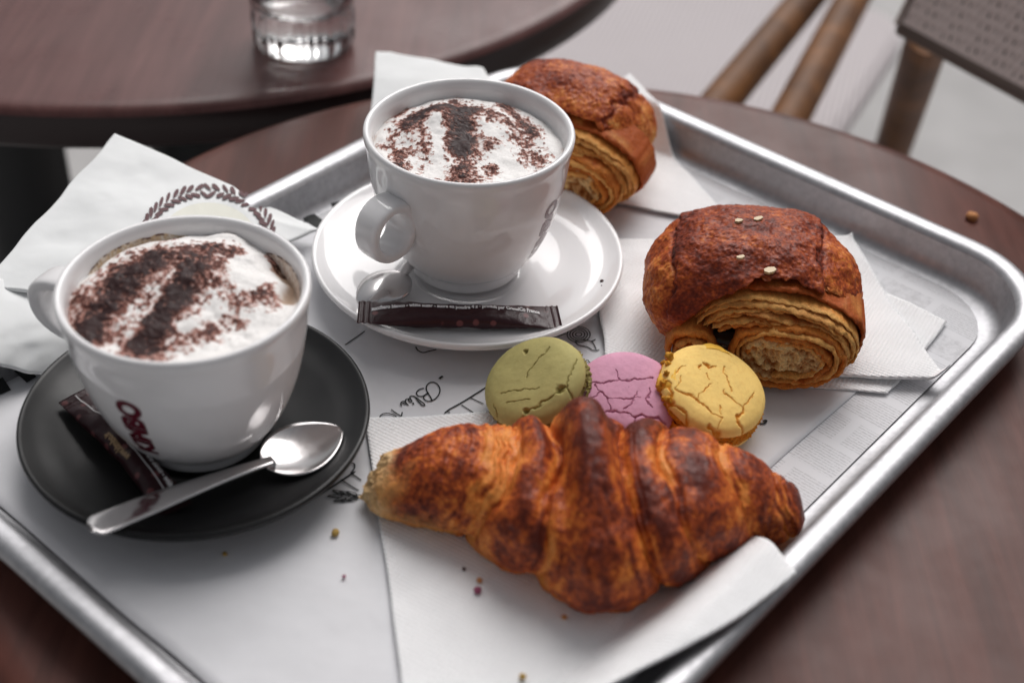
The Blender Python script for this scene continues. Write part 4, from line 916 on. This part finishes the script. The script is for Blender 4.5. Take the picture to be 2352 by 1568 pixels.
ym, yW = macaron('macaron', 'yellow macaron with a broken crumbling edge leaning on the pink one', at(1628, 913, .0165), view_normal(.765, .36, .93), .0228, (.98, .67, .21), (.68, .26, .016),
        [(c5([(590,780),(640,800),(730,880),(830,980),(930,1150),(1070,1210)]), 3.0), (c5([(650,610),(780,700),(930,770),(1060,880)]), 1.9), (c5([(1060,880),(1200,990),(1350,1060)]), .9), (c5([(1180,565),(1080,650),(1000,730),(970,785)]), 1.1),
         (c5([(1870,710),(1780,790),(1690,900)]), .8), (c5([(1690,900),(1680,1000),(1620,1060),(1650,1140),(1770,1250),(1820,1390)]), 2.3), (c5([(1690,915),(1550,820),(1430,740),(1370,680)]), .7), (c5([(1180,1170),(1320,1240),(1480,1300)]), 2.0),
         (c5([(1390,300),(1370,390),(1430,480),(1500,680)]), .7), (c5([(1090,240),(1180,300),(1270,290)]), 2.0), (c5([(600,440),(690,350),(740,270),(800,265)]), .8), (c5([(450,510),(560,490),(570,590),(600,680),(600,780)]), 3.2),
         (c5([(1370,1070),(1330,1220)]), .8), (c5([(1330,900),(1360,1020)]), .5), (c5([(1000,320),(1030,280)]), 1.6), (c5([(1120,390),(1150,500)]), .6), (c5([(730,440),(720,520),(650,610)]), .5)],
        71, chips=((*c5([(330,700)])[0], .0030, .0030), (*c5([(340,420)])[0], .0032, .0026), (*c5([(520,1050)])[0], .0022, .0030), (*c5([(520,520)])[0], .0013, .0016)))
# broken shards and crumbs on the yellow macaron's edge
def shard(a0, a1, r0, r1, z, th, tilt, seed):
    a = np.linspace(a0, a1, 22); q = np.linspace(0, 1, 7); A_, Q_ = np.meshgrid(a, q, indexing='ij'); rr = r0+(r1-r0)*Q_
    e_ = np.sin(np.pi*np.clip((A_-a0)/(a1-a0), .02, .98))**.5; rr = r0+(rr-r0)*e_+(fbm(np.stack([A_*9, Q_, 0*A_+seed], -1), 1, 2, seed)-.5)*.0010
    zz = z+tilt*Q_-.0016*Q_**2; T_ = np.stack([rr*np.cos(A_), rr*np.sin(A_), zz], -1); B_ = T_-np.array([0, 0, th])
    V = np.concatenate([T_.reshape(-1, 3), B_.reshape(-1, 3)]); k = 22*7; f = gridfaces(22, 7, flip=True).tolist()+gridfaces(22, 7, off=k).tolist()
    for i in range(6): f += [[i+1, i, i+k, i+1+k], [21*7+i, 21*7+i+1, 21*7+i+1+k, 21*7+i+k]]
    for i in range(21): f += [[i*7, (i+1)*7, (i+1)*7+k, i*7+k], [(i+1)*7+6, i*7+6, i*7+6+k, (i+1)*7+6+k]]
    cl = np.tile(np.array([.95, .55, .08]), (2*k, 1)); cl[k:] *= .75
    mesh('shell_shard', yW(V[:, 0], V[:, 1], V[:, 2]), f, M['shell'], ym, col=cl)
shard(R_(62), R_(108), .0185, .0238, .0098, .0010, -.0016, 1)
shard(R_(158), R_(196), .0178, .0240, .0098, .0040, -.0030, 2)
rg = np.random.RandomState(8)
for i in range(16):
    a_ = R_(rg.uniform(140, 215)); r_ = rg.uniform(.0205, .0236); z_ = rg.uniform(.0005, .0085); sz = rg.uniform(.0011, .0023)
    ph = np.linspace(-.5, .5, 9)*np.pi; la = np.linspace(0, 2*np.pi, 14, endpoint=False); PH, LA = np.meshgrid(ph, la, indexing='ij')
    d_ = np.stack([np.cos(PH)*np.cos(LA), np.cos(PH)*np.sin(LA), np.sin(PH)], -1); k_ = sz*(.10+1.5*fbm(d_+i*2.3, 3.4, 3, i)); V = d_*k_[..., None]+[r_*math.cos(a_), r_*math.sin(a_), z_]
    mesh('crumb', yW(V[..., 0], V[..., 1], V[..., 2]), gridfaces(9, 14, False, True), M['layer'], ym, col=np.tile(np.array([.72, .34, .035])*rg.uniform(.7, 1.15), (126, 1)))
# ------------------------------------------------------------------ crumbs
def crumb(label, px, py, z, r, m, seed, name='crumb'):
    p = at(px, py, z+r*.5); nu, nv = 8, 12
    ph = np.linspace(-.5, .5, nu)*np.pi; la = np.linspace(0, 2*np.pi, nv, endpoint=False); PH, LA = np.meshgrid(ph, la, indexing='ij')
    d = np.stack([np.cos(PH)*np.cos(LA), np.cos(PH)*np.sin(LA), np.sin(PH)*.7], -1)
    k = r*(.7+.6*fbm(d+seed*3.1, 1.6, 2, seed)); V = p+d*k[..., None]
    return tag(mesh(name, V, gridfaces(nu, nv, False, True), m, None, tuple(p)), label, 'crumb')
crumb('pastry crumb alone on the brown table outside the tray', 2234, 497, ZT, .0034, M['crumb_gold'], 1)
crumb('greenish crumb on the placemat between black saucer and croissant', 770, 1222, PZ, .0016, M['crumb'], 2)
crumb('tiny brown crumb on the placemat below the black saucer', 517, 1271, PZ, .0010, M['crumb'], 3)
crumb('pink crumb on the napkin in front of the croissant', 1097, 1354, .004, .0015, M['crumb_pink'], 4)
crumb('orange pastry crumb on the napkin beside the pink crumb', 1101, 1332, .0035, .0011, M['crumb_gold'], 6)
crumb('tiny dark crumb on the napkin by the pale croissant tip side', 1066, 1306, .0035, .0008, M['crumb_dark'], 7)
crumb('golden crumb on the napkin under the croissant belly edge', 1296, 1416, .0038, .0011, M['crumb_gold'], 8)
crumb('tiny pink speck on the placemat beside the croissant napkin', 790, 1323, PZ, .0008, M['crumb_pink'], 9)
crumb('yellow crumb on the napkin near the tray edge', 1200, 1552, .004, .0013, M['crumb'], 5)
for i, (px, py, z) in enumerate(((1382, 645, .0145), (1383, 658, .0140), (1145, 764, .0115), (1163, 765, .0115))):
    tag(crumb('', px, py, z, .0009, M['crumb_dark'], 10+i, 'cocoa_crumb'), 'tiny cocoa crumb on the white saucer rim facing the '+('chocolate pastry' if i < 2 else 'green macaron'), 'crumb', 'cocoa crumbs on the white saucer facing the '+('pastry' if i < 2 else 'macarons'))

# ------------------------------------------------------------------ water glass
gc = at2(699, 98, ZT); g = thing('water_glass', 'clear tumbler with thick glass base on the larger table', 'glass', (gc[0], gc[1], ZT))
R0 = .0310
go = [(.0004, .0006), (R0*.75, .0004), (R0*.93, .0016), (R0*.985, .005), (R0*1.0, .012), (R0*1.01, .024), (R0*1.0, .0265), (R0*1.02, .030), (R0*1.03, .040), (R0*1.02, .0425), (R0*1.05, .046), (R0*1.16, .11)]
gi = [(R0*1.13, .1105), (R0*1.085, .109), (R0*.96, .045), (R0*.93, .034), (R0*.86, .028), (R0*.5, .0265), (.0004, .026)]
pr = np.vstack([spline(go, 90), spline(gi, 60)]); nth = 192; th = np.linspace(0, 2*np.pi, nth, endpoint=False)
fl_ = np.ones(nth)+.018*np.cos(th*16); k = np.where((np.arange(len(pr)) < 90)[:, None] & (pr[:, 1, None] < .028) & (pr[:, 1, None] > .002), fl_, 1.0)
V = np.stack([gc[0]+pr[:, 0, None]*k*np.cos(th), gc[1]+pr[:, 0, None]*k*np.sin(th), ZT+np.repeat(pr[:, 1, None], nth, 1)], -1)
mesh('tumbler', V, gridfaces(len(pr), nth, False, True, flip=True), M['glass'], g)
lathe('water', [(.0004, .0255), (R0*.5, .0263), (R0*.855, .0283), (R0*.926, .0343), (R0*.955, .046), (R0*1.03, .085), (.0004, .085)], M['water'], (gc[0], gc[1], ZT), g, n=128)

# ------------------------------------------------------------------ chairs
def rod(name, pts, r, m, parent):
    p = spline(pts, max(12, 8*len(pts))) if len(pts) > 2 else np.linspace(pts[0], pts[1], 8)
    up = (0, 0, 1) if abs((np.asarray(pts[-1], float)-np.asarray(pts[0], float))[2]) < np.linalg.norm(np.asarray(pts[-1], float)-np.asarray(pts[0], float))*.8 else (0, 1, 0)
    V, F = loft(sweep(p, r, r, up=up, m=16)); return mesh(name, V, F, m, parent)
ZS = -.285; ZA = -.10
ra, rb_ = at(1680, 205, ZA), at(1850, 0, ZA); rc_, rd_ = at(1828, 245, ZA), at(1958, 0, ZA)
dA = (rb_-ra)/np.linalg.norm(rb_-ra); side = np.array([-dA[1], dA[0], 0])     # towards the left of the chair
cs_ = thing('terrace_chair', 'terrace chair with pale woven seat and bamboo-look rods beyond the table', 'chair', (.10, 1.40, -.745))
seat_c = np.array([.085, 1.36, ZS])
q = rounded_rect(.27, .25, .07, 8); Vs = []
for (k, z) in ((1.0, ZS-.018), (1.0, ZS), (.96, ZS+.006), (.5, ZS+.002)):
    Vs.append(np.c_[seat_c[0]-side[0]*q[:, 0]*k+dA[0]*q[:, 1]*k, seat_c[1]-side[1]*q[:, 0]*k+dA[1]*q[:, 1]*k, np.full(len(q), z)])
S = np.stack(Vs); V = np.vstack([S.reshape(-1, 3), [[seat_c[0], seat_c[1], ZS]]]); nq = len(q)
mesh('seat', V, gridfaces(4, nq, False, True).tolist()+[[3*nq+j, 3*nq+(j+1) % nq, 4*nq] for j in range(nq)], M['seat_weave'], cs_, smooth=False)
rod('arm_rod', [ra-dA*.10, ra, rb_, rb_+dA*.22], .0145, M['bamboo'], cs_)
dB = (rd_-rc_)/np.linalg.norm(rd_-rc_)
rod('arm_rod', [rc_-dB*.08, rc_, rd_, rd_+dB*.22], .0145, M['bamboo'], cs_)
rod('leg', [ra-dA*.09, np.array([*(ra-dA*.07)[:2], -.744])], .0145, M['bamboo'], cs_)
rod('leg', [rc_-dB*.07, np.array([*(rc_-dB*.05)[:2], -.744])], .0145, M['bamboo'], cs_)
near_l = ra-dA*.05+side*.44
for sg_ in (-.17, .17):
    p_ = seat_c+dA*.10+side*sg_; rod('leg', [np.array([p_[0], p_[1], ZS-.01]), np.array([p_[0], p_[1], -.744])], .0145, M['bamboo'], cs_)
rod('leg', [near_l*np.array([1, 1, 0])+np.array([0, 0, ZS]), np.array([*near_l[:2], -.744])], .0145, M['bamboo'], cs_)
# second chair: woven backrest close by on the right
b0, b1 = at(2072, 62, -.015), at(2352, 212, -.015); eb = (b1-b0)/np.linalg.norm(b1-b0); nb_ = np.array([-eb[1], eb[0], 0])
nb_ = nb_ if nb_[1] > 0 else -nb_
ch2 = thing('terrace_chair', 'terrace chair with dark-edged brown woven backrest beside the small table', 'chair', (b0[0]+eb[0]*.2, b0[1]+eb[1]*.2, -.745))
upb = np.array([nb_[0]*.42, nb_[1]*.42, 1.0]); upb /= np.linalg.norm(upb)
gs, gt = np.meshgrid(np.linspace(0, 1, 60), np.linspace(0, 1, 40), indexing='ij')
def backsurf(off): 
    bulge = .05*np.sin(np.pi*gs)
    P = b0+gs[..., None]*eb*.44+gt[..., None]*upb*.34+bulge[..., None]*nb_*-0.0+off*nb_
    return P
A_, B_ = backsurf(.006), backsurf(-.006); k = 2400
f = gridfaces(60, 40).tolist()+gridfaces(60, 40, off=k, flip=True).tolist()
mesh('backrest', np.concatenate([A_.reshape(-1, 3), B_.reshape(-1, 3)]), f, M['back_weave'], ch2)
rod('back_frame', [b0, b0+eb*.44], .0062, M['back_edge'], ch2)
rod('back_frame', [b0+upb*.34, b0+eb*.44+upb*.34], .0062, M['back_edge'], ch2)
rod('back_frame', [b0, b0+upb*.34], .0062, M['back_edge'], ch2)
rod('back_frame', [b0+eb*.44, b0+eb*.44+upb*.34], .0062, M['back_edge'], ch2)
pt_, pb_ = at(2135, 80, -.02), at(2058, 318, -.17)
dl = (pb_-pt_)/np.linalg.norm(pb_-pt_); k = (-.744-pt_[2])/dl[2]
rod('leg', [pt_, pt_+dl*k], .0150, M['bamboo'], ch2)
rod('leg', [pt_+eb*.36, pt_+eb*.36+dl*k], .0150, M['bamboo'], ch2)
fo = nb_*.42
for e_ in (0, .36):
    p_ = pt_+eb*e_+fo; rod('leg', [np.array([p_[0], p_[1], ZS]), np.array([p_[0], p_[1], -.744])], .0145, M['bamboo'], ch2)
sc2 = pt_*np.array([1, 1, 0])+eb*.18+nb_*.22
S = []
for kk, z in ((1.0, ZS-.018), (1.0, ZS), (.96, ZS+.006), (.5, ZS+.002)):
    q = rounded_rect(.21, .21, .06, 8)*kk; S.append(np.c_[sc2[0]+eb[0]*q[:, 0]+nb_[0]*q[:, 1], sc2[1]+eb[1]*q[:, 0]+nb_[1]*q[:, 1], np.full(len(q), z)])
S = np.stack(S); nq = S.shape[1]; V = np.vstack([S.reshape(-1, 3), [[sc2[0], sc2[1], ZS]]])
mesh('seat', V, gridfaces(4, nq, False, True).tolist()+[[3*nq+j, 3*nq+(j+1) % nq, 4*nq] for j in range(nq)], M['seat_weave'], ch2, smooth=False)
